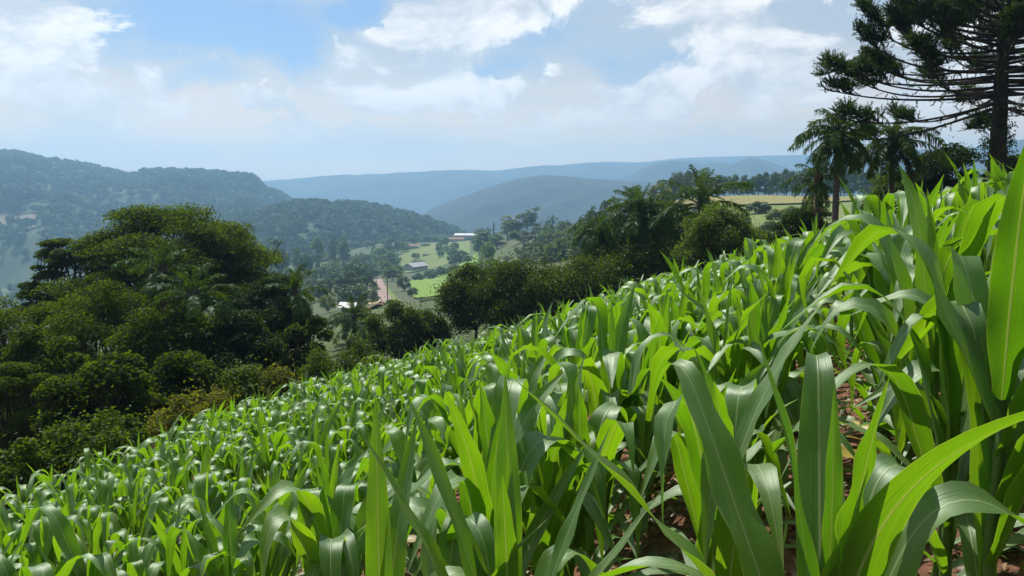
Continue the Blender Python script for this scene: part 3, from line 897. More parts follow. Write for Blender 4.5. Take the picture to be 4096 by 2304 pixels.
def palm(label, px, crown_row, d, size, trunk_r, seed, nf=20, spread=1.0, dead=3, lean=0.0, name='palm_tree', hang=.85):
    rng = np.random.default_rng(seed)
    base = on(px, d, -.1)
    H = P(px, crown_row, d).z - base.z
    t = thing(name, label, 'palm', base)
    mb = MB()
    ts = np.linspace(0, 1, 16)
    pts = np.stack([lean * H * (ts ** 2 - ts), 0 * ts, H * ts], -1)
    trunk_r *= .72; size *= .95
    rad = trunk_r * (1.25 - .45 * ts) * (1 + .05 * np.sin(ts * 60)); rad[-3:] *= (1.25, 1.45, .8)
    mb.tube(pts, rad, 10)
    for k in range(14):
        a = k * 2.4; z = H * (.90 + .10 * k / 14)
        c = np.array([math.cos(a), math.sin(a), 0])
        mb.tube(np.array([c * trunk_r * .7 + (0, 0, z), c * trunk_r * 1.5 + (0, 0, z + .22), c * trunk_r * 1.7 + (0, 0, z + .42)]), [.07, .05, .02], 5)
    obj('trunk', mb.mesh('trunk', [M['palmbark']], True), t)
    for k in range(nf):
        f = k / (nf - 1)
        v = min(len(FR) - 1, int((f ** hang) * len(FR) * .999))
        o = obj('frond', FR[v], t, (0, 0, H + .05 - .25 * f))
        o.rotation_euler = (rng.normal() * .12, rng.normal() * .1, k * 2.39996 + rng.normal() * .2)
        s = size / 2.3 * (.58 + .42 * min(1, f / .35)) * (.78 + .3 * math.sin(math.pi * min(1, f + .25))) * rng.uniform(.9, 1.1)
        o.scale = (s * spread, s * spread, s)
    for k in range(dead):
        o = obj('dead_frond', DEAD[k % 2], t, (0, 0, H - .3))
        o.rotation_euler = (0, .25, rng.uniform(0, 6.3)); o.scale = (size / 2.6,) * 3
    return t


palm('big palm with a bright green spear on top beside the ripe field, nearest the field', 834, 133, 30, 2.25, .16, 71, 34, .85, 1, hang=.62)
palm('big palm with long hanging fronds below the araucaria branches', 888, 140, 33, 2.5, .15, 72, 32, .90, 1, hang=.60)
palm('slimmer palm half hidden behind the bright-speared palm', 816, 178, 34, 1.9, .13, 73, 22, .80, 2)
palm('palm with wide arching fronds over the yellow-green round tree', 700, 204, 44, 3.4, .16, 74, 22, 1.1, 1)
palm('full dark palm in the middle palm clump, left of the arching one', 640, 212, 46, 3.0, .17, 75, 42, 1.0, 1, hang=.55)
palm('dark palm crowded against the full dark palm', 668, 222, 50, 2.4, .16, 76, 24, 1.0, 2)
palm('slim drooping palm with a tall bare trunk above the citrus trees', 598, 228, 48, 2.6, .16, 77, 34, .75, 2, hang=.5)
palm('thin palm behind the slim drooping palm', 616, 232, 54, 2.2, .14, 78, 18, .8, 1)
palm('palm crown with glinting fronds inside the thicket under the big umbrella tree', 160, 270, 31, 1.9, .15, 79, 20, 1.0, 0)
palm('low palm with fronds spilling down in the thicket', 190, 296, 27.6, 1.8, .14, 80, 22, 1.05, 0)
palm('palm with upswept fronds at the valley side of the thicket', 292, 294, 37.5, 2.1, .13, 81, 20, 1.0, 0)
palm('palm in front of the pale shed roof in the valley', 352, 318, 54, 2.6, .15, 82, 20, 1.1, 0)


# --- araucaria
def arau_branch(rng, L, sag, lift, dens):
    wb, nb = MB(), MB()
    t = np.linspace(0, 1, 14)
    C = np.stack([L * t, L * .05 * rng.normal() * np.sin(t * 3) , -sag * L * np.sin(t * np.pi * .55) + lift * L * t ** 3.2], -1)
    wb.tube(C, np.linspace(.058, .018, 14), 6)

    def spike(p, dr, ln):
        # a rope-like twig wrapped in stiff scale leaves
        dr = dr / np.linalg.norm(dr)
        a = np.cross(dr, rng.normal(size=3)); a /= np.linalg.norm(a); b = np.cross(dr, a)
        m_ = 9
        tt = np.repeat(np.linspace(.05, 1, m_), 2)
        an = rng.uniform(0, 6.28, 2 * m_)
        o = np.cos(an)[:, None] * a + np.sin(an)[:, None] * b
        base = p + dr * (tt * ln)[:, None]
        tip = base + o * .058 + dr * .055
        sd = np.cross(o, dr) * .017
        V = np.stack([base - sd, base + sd, tip], 1).reshape(-1, 3)
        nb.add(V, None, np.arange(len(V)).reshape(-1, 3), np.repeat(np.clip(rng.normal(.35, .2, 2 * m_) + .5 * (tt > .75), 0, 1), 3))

    nsub = int(dens * .72)
    for k in range(nsub):
        tt = 1 - .25 * rng.random() ** 1.2
        p = np.array([np.interp(tt, t, C[:, i]) for i in range(3)])
        tang = np.array([1, 0, np.interp(tt, t, np.gradient(C[:, 2], C[:, 0]))])
        s = rng.choice([-1, 1])
        dr = tang * rng.uniform(.3, 1) + np.array([0, s * rng.uniform(.1, 1.0), rng.uniform(.1, 1.1)])
        dr /= np.linalg.norm(dr)
        ln = rng.uniform(.35, .8) * (1.25 - .5 * tt)
        tw = np.array([p, p + dr * ln * .5 - (0, 0, .02), p + dr * ln])
        wb.tube(tw, [.016, .012, .006], 4)
        if k % 5 == 0:                                    # a round tuft of upturned twigs at the end
            cc = p + dr * ln
            for q in range(34):
                v = rng.normal(size=3); v[2] = abs(v[2]) * 1.1 - .25
                v /= np.linalg.norm(v)
                spike(cc + v * rng.uniform(.0, .16), v + np.array([.25, 0, .35]), rng.uniform(.22, .36))
        else:
            for q in range(3):
                u = rng.uniform(.4, 1)
                spike(p + dr * ln * u, dr * .6 + rng.normal(size=3) * .4 + np.array([0, 0, .45]), rng.uniform(.16, .32))
    for k in range(int(dens * .22)):                      # dry hanging twigs on the inner part
        tt = rng.uniform(.25, .75)
        p = np.array([np.interp(tt, t, C[:, i]) for i in range(3)])
        spike(p, rng.normal(size=3) * .6 + np.array([.3, 0, -.35]), rng.uniform(.15, .4))
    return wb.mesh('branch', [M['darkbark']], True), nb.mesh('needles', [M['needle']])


ar_p = on(990, 28, -.1)
ar_H = P(990, -8, 28).z - ar_p.z
ar = thing('araucaria_tree', 'huge dark araucaria pine with a stout trunk and flat tiers of long branches', 'tree', ar_p)
mb = MB()
ts = np.linspace(0, 1, 26)
mb.tube(np.stack([.05 * np.sin(ts * 5), 0 * ts, ar_H * ts], -1), (.33 - .17 * ts) * (1 + .05 * np.sin(ts * 90)), 14)
obj('trunk', mb.mesh('trunk', [M['darkbark']], True), ar)
AB = [arau_branch(np.random.default_rng(400 + k), 5.0, sg, lf, dn) for k, (sg, lf, dn) in enumerate([(.04, .22, 46), (.06, .28, 52), (.03, .24, 48), (.05, .14, 40), (.07, .08, 40), (.03, .34, 56)])]
rga = np.random.default_rng(77)
zlow = P(990, 108, 28).z - ar_p.z
nbr = 96
for k in range(nbr):
    f = (k + .5) / nbr                                    # 0 lowest, 1 top
    z = zlow + (ar_H - zlow) * f ** 1.0
    L = 5.6 * (1 - .40 * f ** 1.35)
    L *= rga.uniform(.78, 1.06)
    v = (3, 4)[k % 2] if f < .12 else int(rga.integers(0, 4)) if f < .5 else int(rga.choice([1, 2, 5]))
    a = k * 2.39996 + rga.normal() * .25
    o = obj('branch', AB[v][0], ar, (0, 0, z))
    o.rotation_euler = (rga.normal() * .1, .03 - .26 * f + (.14 if f < .08 else 0) + rga.normal() * .035, a)
    s = L / 5.0
    o.scale = (s, 1.0, 1.0)
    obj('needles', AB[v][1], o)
# short sprouting shoots on the bare trunk
sp = MB()
rg = np.random.default_rng(5)
for k in range(130):
    z = zlow - rg.uniform(.1, 1.9); a = rg.uniform(0, 6.28)
    c = np.array([math.cos(a), math.sin(a), .5])
    p = np.array([c[0] * .3, c[1] * .3, z])
    Vq, Qq = leaf_quads(rg, p + rg.normal(size=(12, 3)) * .05 + c * rg.uniform(.02, .26, (12, 1)), rg.normal(size=(12, 3)), .10, .2)
    sp.add(Vq, Qq, None, rg.uniform(0, 1))
obj('trunk_shoots', sp.mesh('trunk_shoots', [M['needle']]), ar)

# --- individual trees in the valley and on the opposite slope
VAR = {}


def variant(kind, mat, k, n=900, leaf=.9):
    key = (kind, mat, k)
    if key not in VAR:
        Hn, Rn = {'low': (10, 5.0), 'euc': (16, 4.2), 'cone': (12, 3.2), 'candelabra': (12, 5), 'bush': (4, 3), 'umbrella': (10, 6)}[kind]
        nc = {'low': 34, 'euc': 26, 'cone': 26, 'candelabra': 22, 'bush': 18, 'umbrella': 30}[kind]
        VAR[key] = (tree_meshes(kind, Hn, Rn, 900 + k * 17 + len(VAR), nc, n, leaf * (.6 if kind == 'bush' else 1), mat, 'bark', Hn * .018, flat=.85, up=.4, wid=.40, shell=.35, rag=.2, sides=4, limbs=4), Hn, Rn)
    return VAR[key]


FIRST = {}


def valley_tree(label, kind, mat, px, top, base_row, w_px, d, k=0, group=None, name=None, n=2000, leaf=.70):
    tree_kind, kind = kind, ('low' if kind == 'dome' else kind)
    ms, Hn, Rn = variant(kind, mat, k, n, leaf)
    kind = tree_kind
    p = on(px, d, -.2)
    H = max(P(px, top, d).z - p.z, 1.5)
    R = w_px * .5 / F * d
    name = name or {'dome': 'broadleaf_tree', 'euc': 'eucalyptus_tree', 'cone': 'conifer_tree', 'candelabra': 'araucaria_tree', 'bush': 'bush', 'umbrella': 'spreading_tree'}[kind]
    key = (name, kind, mat, k)
    sc = (R / Rn, R / Rn, H / Hn)
    rz = rnd.uniform(0, 6.28)
    if key in FIRST:
        src, kids = FIRST[key]
        return copy_thing(src, kids, p, rz, sc, label, group)
    t = plant_tree(name, ms, label, 'bush' if kind == 'bush' else 'tree', p, rz, sc, group)
    FIRST[key] = (t, [(c, []) for c in t.children])
    return t


def c2(cx): return 250 + cx * .13587
def r2(cy): return 200 + cy * .13587


VT = [  # label, kind, material, cx, top, width (crop units), distance
    ('tall pale round eucalyptus beside the edge of the big umbrella tree', 'euc', 'midpale', 195, 288, 210, 430),
    ('rounded pale tree behind the straw-coloured meadow', 'dome', 'midpale', 362, 328, 120, 500),
    ('dark round tree at the upper corner of the straw-coloured meadow', 'dome', 'middark', 400, 385, 140, 470),
    ('tall many-headed eucalyptus above the straw-coloured meadow', 'euc', 'mid', 490, 272, 140, 540),
    ('slim half of the twin tall eucalyptus in the valley', 'euc', 'midpale', 612, 265, 76, 540),
    ('stout half of the twin tall eucalyptus in the valley', 'euc', 'midpale', 682, 265, 118, 530),
    ('pale silvery bush beside the dark round tree', 'bush', 'midpale', 490, 424, 70, 450),
    ('wide dark tree at the end of the straw-coloured meadow', 'dome', 'middark', 580, 452, 210, 430),
    ('light green bushy tree above the road end', 'dome', 'midyellow', 770, 405, 80, 560),
    ('light green tree right of the bushy one above the road', 'dome', 'midpale', 850, 392, 110, 570),
    ('mid green tree below the long low roof', 'dome', 'mid', 960, 330, 150, 640),
    ('wide round tree just below the long low roof', 'dome', 'mid', 1030, 372, 180, 560),
    ('dark round tree beside the long low roof', 'dome', 'middark', 1042, 272, 130, 720),
    ('green tree touching the left end of the long low roof', 'dome', 'mid', 1132, 298, 90, 730),
    ('slim dark conifer behind the long low roof', 'cone', 'middark', 1214, 270, 52, 800),
    ('dark broad tree right of the slim conifer', 'dome', 'middark', 1300, 252, 130, 850),
    ('dark broad tree in the middle of the row behind the roofs', 'dome', 'middark', 1395, 248, 140, 860),
    ('dark tree at the end of the row beside the rusty roof', 'dome', 'middark', 1490, 256, 130, 850),
    ('dark green tree in front of the conifer row', 'dome', 'mid', 1290, 318, 90, 760),
    ('dark spreading tree over the top end of the road', 'dome', 'middark', 895, 448, 170, 420),
    ('dark tree behind the bend at the top of the road', 'dome', 'middark', 800, 470, 130, 430),
    ('pale tree rising behind the large round roadside tree', 'dome', 'midpale', 1010, 448, 110, 440),
    ('large round tree beside the dirt road and the tin-roofed house', 'dome', 'mid', 1042, 482, 165, 370),
    ('dark leafy tree between the roadside tree and the green crop', 'dome', 'middark', 1130, 556, 110, 300),
    ('dark tufted tree at the lower corner of the green crop', 'dome', 'middark', 1190, 640, 100, 260),
    ('small dark tree standing in the green crop', 'dome', 'mid', 1485, 552, 75, 300),
    ('clipped dark shrub row end beside the tin-roofed house', 'bush', 'middark', 1240, 530, 120, 420),
    ('dark hedge shrub above the green crop, near the house', 'bush', 'middark', 1330, 500, 130, 440),
    ('dark hedge shrub above the green crop, in the middle', 'bush', 'middark', 1420, 480, 120, 450),
    ('dark hedge shrub above the green crop, furthest from the house', 'bush', 'mid', 1500, 462, 110, 460),
    ('bushy tree behind the tin-roofed house', 'dome', 'mid', 1240, 440, 120, 640),
    ('bright green tree above the tin-roofed house', 'dome', 'midyellow', 1300, 402, 80, 680),
    ('lone small tree on the upper meadow', 'dome', 'mid', 1400, 366, 60, 640),
    ('leafy tree at the right edge of the upper meadow', 'dome', 'mid', 1540, 390, 90, 500),
    ('pale leafy tree below the white metal roof', 'dome', 'midpale', 1600, 400, 90, 470),
    ('dark tree right behind the white metal roof', 'dome', 'middark', 1632, 248, 90, 840),
    ('pale rounded tree uphill from the white metal roof', 'dome', 'midpale', 1702, 205, 130, 640),
    ('small dark pointed conifer beside the tall yellow-green tree', 'cone', 'middark', 1793, 165, 40, 560),
    ('tall willowy eucalyptus below the pointed conifer', 'euc', 'mid', 1720, 232, 180, 480),
    ('tall dull green eucalyptus left of the domed trees', 'euc', 'mid', 1820, 250, 150, 440),
    ('tall yellow-green tree on the shoulder of the slope', 'euc', 'midyellow', 1895, 112, 160, 480),
    ('second yellow-green tree close to the tallest eucalyptus', 'euc', 'midyellow', 1985, 95, 120, 480),
    ('tallest eucalyptus on the shoulder of the slope', 'euc', 'midpale', 2098, 56, 110, 500),
    ('eucalyptus leaning against the tallest one', 'euc', 'midpale', 2040, 78, 90, 500),
    ('wide domed dark tree on the slope', 'dome', 'middark', 2000, 218, 230, 400),
    ('second domed dark tree on the slope', 'dome', 'middark', 2150, 186, 200, 400),
    ('small pointed tree on the skyline of the slope', 'cone', 'mid', 2335, 146, 80, 430),
    ('yellowish tree below the domed trees', 'euc', 'midyellow', 1968, 345, 80, 330),
    ('olive tree at the foot of the planted slope', 'dome', 'midyellow', 1900, 405, 110, 320),
    ('light green tree below the araucaria grove', 'dome', 'midyellow', 560, 690, 120, 210),
    ('light green tree above the palm and shed', 'dome', 'midpale', 440, 560, 140, 330),
    ('light green roadside tree at the edge of the araucaria grove', 'dome', 'midyellow', 900, 590, 70, 300),
    ('dark green roadside shrub below the araucaria grove', 'dome', 'middark', 910, 680, 90, 250),
    ('bushy tree behind the light green tree below the grove', 'dome', 'mid', 520, 600, 120, 290),
    ('low bush at the near end of the dirt road', 'bush', 'mid', 1015, 722, 90, 205),
    ('yellow-green bush beside the near crop edge', 'bush', 'midyellow', 1290, 700, 120, 200),
    ('green shrub by the near road bend', 'bush', 'mid', 1330, 770, 140, 170),
    ('leafy shrub at the foot of the shed palm', 'bush', 'mid', 760, 960, 200, 48),
    ('shrub below the dug earth', 'bush', 'oldbush', 800, 905, 160, 110),
    ('green shrub left of the pale shed roof', 'bush', 'mid', 600, 840, 130, 120),
    ('dark shrub under the pale shed roof', 'bush', 'middark', 690, 880, 160, 100)]
for q, (lab, kind, mat, cx, top, wd, d) in enumerate(VT):
    valley_tree(lab, kind, mat, c2(cx), r2(top), None, wd * .13587, d, q % 3)
for q, (cx, top, wd, d, lab) in enumerate([
        (560, 585, 150, 280, 'leftmost flat-topped araucaria of the valley grove'),
        (640, 552, 150, 275, 'flat-topped araucaria second in the valley grove'),
        (720, 540, 160, 285, 'tallest flat-topped araucaria in the middle of the valley grove'),
        (795, 556, 150, 270, 'flat-topped araucaria beside the tallest one in the grove'),
        (850, 548, 110, 290, 'flat-topped araucaria nearest the dirt road'),
        (690, 620, 150, 262, 'lower araucaria at the front of the valley grove')]):
    valley_tree(lab, 'candelabra', 'middark', c2(cx), r2(top), None, wd * .13587, d, q % 2, 'araucarias in the valley grove')
for q, (cx, top, d) in enumerate([(2226, 120, 430), (2498, 96, 330), (2190, 150, 420)]):
    palm(['tiny far palm on the skyline of the slope', 'small far palm left of the drooping palm', 'tiny far palm beside the skyline palm'][q], c2(cx), r2(top) + 3, d, 4.2, .22, 90 + q, 14, 1, 0)

# tree row behind the ripe field
g1 = 'trees of the row behind the ripe field'
for q in range(46):
    px = 668 + q * 4.7 + rnd.uniform(-1.5, 1.5)
    top = np.interp(px, [668, 690, 730, 760, 800, 850, 884], [180, 174, 178, 175, 170, 172, 172]) + rnd.uniform(-4, 4)
    valley_tree('tall thin-trunked tree in the row behind the ripe field', 'euc', 'middark', px, top, None, rnd.uniform(11, 17), rnd.uniform(305, 335), q % 3, g1, 'windbreak_tree')
for lab, px, top, wd, d, mat in [
        ('round dark tree crowning the wood behind the full dark palm', 612, 194, 26, 240, 'middark'), ('dark tree in the wood behind the slim drooping palm', 594, 204, 22, 235, 'middark'),
        ('leafy tree over the middle palm clump', 634, 184, 26, 245, 'mid'), ('yellowish tree behind the middle palm clump', 660, 182, 26, 250, 'midyellow'),
        ('tall feathery eucalyptus behind the arching palm', 672, 174, 16, 255, 'midpale'), ('tall forked eucalyptus above the arching palm', 684, 174, 12, 260, 'midpale'),
        ('tall eucalyptus just right of the arching palm crown', 696, 172, 14, 262, 'midpale'), ('bushy tree at the end of the ripe field', 650, 196, 30, 225, 'mid'),
        ('dark tree below the wood on the planted slope', 578, 222, 20, 240, 'middark')]:
    valley_tree(lab, 'euc' if wd < 20 else 'dome', mat, px, top, None, wd, d, 1)
# shrubs on the grassy slope under the ripe field
for q, (px, top, wd, d, mat) in enumerate([(758, 199, 28, 190, 'middark'), (742, 210, 20, 165, 'mid'), (775, 207, 22, 170, 'midyellow'), (790, 204, 20, 180, 'mid'),
                                           (768, 218, 24, 130, 'midpale'), (748, 224, 20, 120, 'mid'), (785, 216, 22, 135, 'mid'), (800, 214, 26, 120, 'middark'),
                                           (762, 232, 26, 95, 'mid'), (785, 230, 30, 90, 'middark'), (735, 218, 18, 150, 'midyellow'), (808, 222, 30, 80, 'middark')]):
    valley_tree('shrub on the grassy slope below the ripe field', 'bush', mat, px, top, None, wd, d, q % 2, 'shrubs on the slope below the ripe field', 'slope_shrub')
# young plantation on the slope
g2 = 'young trees of the slope plantation'
for q in range(330):
    cx, cyy = rnd.uniform(2010, 2600), rnd.uniform(205, 500)
    lo = np.interp(cx, [2010, 2200, 2600], [330, 225, 200]); hi = np.interp(cx, [2010, 2200, 2600], [420, 500, 520])
    if not lo < cyy < hi: continue
    d = np.interp(cyy, [190, 300, 520], [430, 330, 190]) * rnd.uniform(.95, 1.05)
    p = on(c2(cx), d)
    row = HOR - F * (p.z - EYE) / d
    valley_tree('young tree in the plantation on the slope', 'cone' if q % 3 else 'dome', 'mid' if q % 4 else 'midpale', c2(cx), row - rnd.uniform(9, 14) * 300 / d, None, rnd.uniform(10, 15) * 300 / d, d, q % 3, g2, 'plantation_tree')
# filler trees scattered through the valley
g3 = 'scattered trees filling the valley'
q = 0
while q < 250:
    cx = rnd.uniform(-1900, 1760); d = math.exp(rnd.uniform(math.log(190 if cx > 100 else 500), math.log(1050)))
    px = c2(cx)
    if 366 < px < 406 and d < 410: continue
    if 404 < px < 484 and d < 480: continue
    if 392 < px < 472 and 540 < d < 800 and rnd.random() < .6: continue
    if 288 < px < 340 and 480 < d < 650: continue
    if 398 < px < 436 and 480 < d < 660: continue
    p = on(px, d); row = HOR - F * (p.z - EYE) / d
    if d > 560 or rnd.random() < .6:
        hgt = rnd.uniform(6, 11)
        valley_tree('green tree among many in the wooded valley', 'dome', rnd.choice(['mid', 'mid', 'middark', 'midpale']), px, row - hgt * F / d, None, rnd.uniform(6, 11) * F / d, d, q % 3, g3, 'valley_tree')
        q += 1


# ------------------------------------------------------------------ buildings and poles in the valley
def house(name, label, cat, px, d, wid, dep, wall_h, roof_h, rz, wall, roof, lift=0.0):
    t = thing(name, label, cat, on(px, d, lift), rz)
    mb = MB(); mb.box((0, 0, wall_h / 2), wid, dep, wall_h)
    mb.add([(-wid / 2, -dep / 2, wall_h), (-wid / 2, dep / 2, wall_h), (-wid / 2, 0, wall_h + roof_h), (wid / 2, -dep / 2, wall_h), (wid / 2, dep / 2, wall_h), (wid / 2, 0, wall_h + roof_h)], None, [[0, 2, 1], [3, 4, 5]])
    obj('wall', mb.mesh('wall', [M[wall]]), t)
    for s in (-1, 1):
        rb = MB(); e, o = .7, .5
        n = 14
        for k in range(n):                                # corrugated sheets, each a little proud
            x0 = -wid / 2 - e + (wid + 2 * e) * k / n; x1 = x0 + (wid + 2 * e) / n - .06
            a = (s * (dep / 2 + o), wall_h - roof_h * o / (dep / 2) + .03 * (k % 2)); b = (s * .02, wall_h + roof_h + .03 * (k % 2))
            pts = [(x0, a[0], a[1] + .02), (x1, a[0], a[1] + .02), (x1, b[0], b[1] + .02), (x0, b[0], b[1] + .02)]
            pts += [(x, y, z + .12) for x, y, z in pts]
            rb.add(pts, [[3, 2, 1, 0], [4, 5, 6, 7], [0, 1, 5, 4], [1, 2, 6, 5], [2, 3, 7, 6], [3, 0, 4, 7]])
        obj('roof', rb.mesh('roof', [M[roof]]), t)
    for k in range(max(2, int(wid / 3.5))):
        wb = MB(); x = -wid / 2 + wid * (k + .5) / max(2, int(wid / 3.5))
        wb.box((x, -dep / 2 - .03, wall_h * .55), 1.2, .08, 1.0)
        obj('window', wb.mesh('window', [M['glass']]), t)
    db = MB(); db.box((wid / 2 + .03, 0, 1.05), .08, 1.1, 2.1)
    obj('door', db.mesh('door', [M['darkwood']]), t)
    return t


house('farmhouse', 'farmhouse with a broad grey tin gable roof above the green crop', 'house', c2(1216), 560, 16, 9, 2.8, 2.2, math.radians(58), 'plaster', 'tin', 1.5)
house('long_shed', 'long low shed with a brownish roof among the trees', 'shed', c2(1150), 745, 22, 8, 2.4, 1.4, math.radians(8), 'plaster', 'rust', 1.0)
house('white_shed', 'shed with a bright white metal roof below the dark trees', 'shed', c2(1594), 800, 22, 10, 3, 1.6, math.radians(-8), 'plaster', 'whiteroof', 3.0)
house('rusty_shed', 'small shed with a rusty roof left of the white shed', 'shed', c2(1508), 790, 16, 8, 2.4, 1.6, math.radians(6), 'plaster', 'rust', 0.5)
house('pale_shed', 'pale roofed shed half hidden behind a palm in the valley', 'shed', c2(728), 150, 2.7, 2.4, 1.7, .6, math.radians(-12), 'plaster', 'tin', 0.0)


def pole(label, px, d, h, lean=0.0):
    t = thing('utility_pole', label, 'pole', on(px, d, -.2), 0, 1, 'utility poles along the dirt road')
    mb = MB(); mb.tube(np.array([[0, 0, 0], [lean * .5, 0, h * .5], [lean, 0, h]]), [.17, .15, .12], 8)
    obj('post', mb.mesh('post', [M['pole']], True), t)
    cb = MB(); cb.box((lean, -.16, h - .4), 1.9, .12, .14); obj('crossarm', cb.mesh('crossarm', [M['darkwood']]), t)
    for s in (-.8, 0, .8):
        ib = MB(); ib.tube(np.array([[lean + s, -.16, h - .32], [lean + s, -.16, h - .1]]), [.06, .04], 6)
        obj('insulator', ib.mesh('insulator', [M['tin']], True), t)


pole('dark utility pole standing on the verge of the dirt road', c2(1004), 222, 9)
pole('thin leaning utility pole at the far top of the dirt road', c2(930), 330, 8, -1.2)


# ------------------------------------------------------------------ corn
def corn_leaf(rng, L, W, phi0, bend, tb, sharp, az, h, ns, nc, twist=0.0, chan=.35, wave=.0, drift=0.0, r0=.012, dpow=2.0):
    t = np.linspace(0, 1, ns + 1)
    sg = 1 / (1 + np.exp(-(t - tb) / sharp)); s0 = 1 / (1 + np.exp(tb / sharp)); s1 = 1 / (1 + np.exp(-(1 - tb) / sharp))
    phi = phi0 + bend * (sg - s0) / (s1 - s0)
    dl = L / ns
    r = r0 + np.concatenate([[0], np.cumsum(np.sin((phi[1:] + phi[:-1]) / 2)) * dl])
    z = h + np.concatenate([[0], np.cumsum(np.cos((phi[1:] + phi[:-1]) / 2)) * dl])
    T = np.stack([np.sin(phi), 0 * t, np.cos(phi)], -1)
    S = np.stack([0 * t, np.ones_like(t), 0 * t], -1)
    N = np.stack([-np.cos(phi), 0 * t, np.sin(phi)], -1)
    tau = twist * t ** 1.4
    S2 = S * np.cos(tau)[:, None] + N * np.sin(tau)[:, None]
    N2 = -S * np.sin(tau)[:, None] + N * np.cos(tau)[:, None]
    C = np.stack([r, drift * L * t ** dpow, z], -1)
    w0 = np.clip(t / .28, 0, 1); w0 = .50 + .50 * w0 * w0 * (3 - 2 * w0)
    w1 = 1 - np.clip((t - .42) / .58, 0, 1) ** 2.0
    hw = W / 2 * w0 * np.maximum(w1, .02)
    v = np.linspace(-1, 1, nc + 1)
    ch = chan * (1.0 - .75 * np.clip(t * 2.2, 0, 1)) + .10 + .25 * np.clip((t - .7) / .3, 0, 1)
    ph, ph2, kf = rng.uniform(0, 6.28), rng.uniform(0, 6.28), rng.uniform(2.2, 4.5)
    av = np.abs(v)
    wob = wave * (np.sin(2 * np.pi * kf * t + ph)[:, None] * (v > 0) + np.sin(2 * np.pi * kf * t + ph2)[:, None] * (v < 0)) * av ** 2 * np.clip(t * 3, 0, 1)[:, None] * np.clip((1 - t) * 4, 0, 1)[:, None]
    Pp = C[:, None] + S2[:, None] * (hw[:, None] * v[None] * np.cos(ch)[:, None])[..., None] + N2[:, None] * (hw[:, None] * (av[None] ** 1.25 * np.sin(ch)[:, None] + wob))[..., None]
    ca, sa = math.cos(az), math.sin(az)
    V = Pp.reshape(-1, 3)
    V = np.stack([V[:, 0] * ca - V[:, 1] * sa, V[:, 0] * sa + V[:, 1] * ca, V[:, 2]], -1)
    i, j = np.meshgrid(np.arange(ns), np.arange(nc), indexing='ij')
    a = i * (nc + 1) + j
    Q = np.stack([a, a + 1, a + nc + 2, a + nc + 1], -1).reshape(-1, 4)
    uv = np.stack([np.tile((v + 1) / 2, ns + 1), np.repeat(t, nc + 1)], -1)
    return V, Q, uv


def corn_spec(rng, H=1.0):
    """leaf parameters of one plant, lowest leaf first; two ranks with scatter"""
    n = int(rng.integers(10, 13))
    plane = rng.uniform(0, 6.28)
    out = []
    for k in range(n):
        f = k / (n - 1)
        h = H * (.10 + .50 * f ** 1.1)
        azm = plane + (k % 2) * math.pi + rng.normal() * .42
        if f < .25:
            out.append(dict(L=H * rng.uniform(.45, .65), W=.065, phi0=rng.uniform(.6, 1.0), bend=rng.uniform(.7, 1.5), tb=rng.uniform(.4, .6), sharp=.12, az=azm, h=h))
        elif rng.random() < (.80 if f < .8 else .62):      # upright blade folding over near its top
            out.append(dict(L=H * rng.uniform(.62, .90) * (1 if f < .8 else .86), W=rng.uniform(.082, .118), phi0=rng.uniform(.10, .48), bend=rng.uniform(2.0, 2.9), tb=rng.uniform(.50, .74), sharp=rng.uniform(.020, .065), az=azm, h=h))
        else:                                               # stiff pointed blade
            out.append(dict(L=H * rng.uniform(.50, .74) * (1 if f < .8 else .80), W=rng.uniform(.068, .098), phi0=rng.uniform(.08, .40), bend=rng.uniform(.05, .9), tb=rng.uniform(.5, .8), sharp=rng.uniform(.06, .16), az=azm, h=h))
    out.append(dict(L=H * rng.uniform(.34, .46), W=.050, phi0=rng.uniform(-.05, .08), bend=rng.uniform(0, .15), tb=.6, sharp=.1, az=plane + 1, h=H * .60, chan=1.05))
    for o in out:
        o.setdefault('chan', rng.uniform(.3, .55)); o['twist'] = rng.normal() * .35; o['wave'] = rng.uniform(.14, .42); o['drift'] = rng.normal() * .10
    return out


def stem_mesh(H):
    mb = MB()
    ts = np.linspace(0, 1, 9)
    mb.tube(np.stack([.004 * np.sin(ts * 9), 0 * ts, H * .66 * ts], -1), (.019 - .009 * ts) * (1 + .10 * (np.arange(9) % 2)), 8)
    return mb.mesh('stem', [M['stem']], True)


POLY = [(-6.2, 9.2), (-6.3, 16.8), (-3.6, 22.3), (2.0, 38.0), (8, 31), (13, 24), (20, 15), (22, -4), (-2, -4), (-14, -2), (-13, 4)]


def in_field(x, y):
    c = False
    j = len(POLY) - 1
    for i in range(len(POLY)):
        xi, yi = POLY[i]; xj, yj = POLY[j]
        if (yi > y) != (yj > y) and x < (xj - xi) * (y - yi) / (yj - yi) + xi: c = not c
        j = i
    return c


def plant_size(x, y):
    k = min(max((x + 1.6) / 2.2, 0), 1)
    near = .80 + .26 * k * k * (3 - 2 * k)
    near *= 1 + .07 * min(max((x - .8) / 1.8, 0), 1)
    f = min(max((y - 8) / 16, 0), 1)
    return (near * (1 - f) + .95 * f) * min(1.18, max(.72, rc.normal(1.0, .16)))


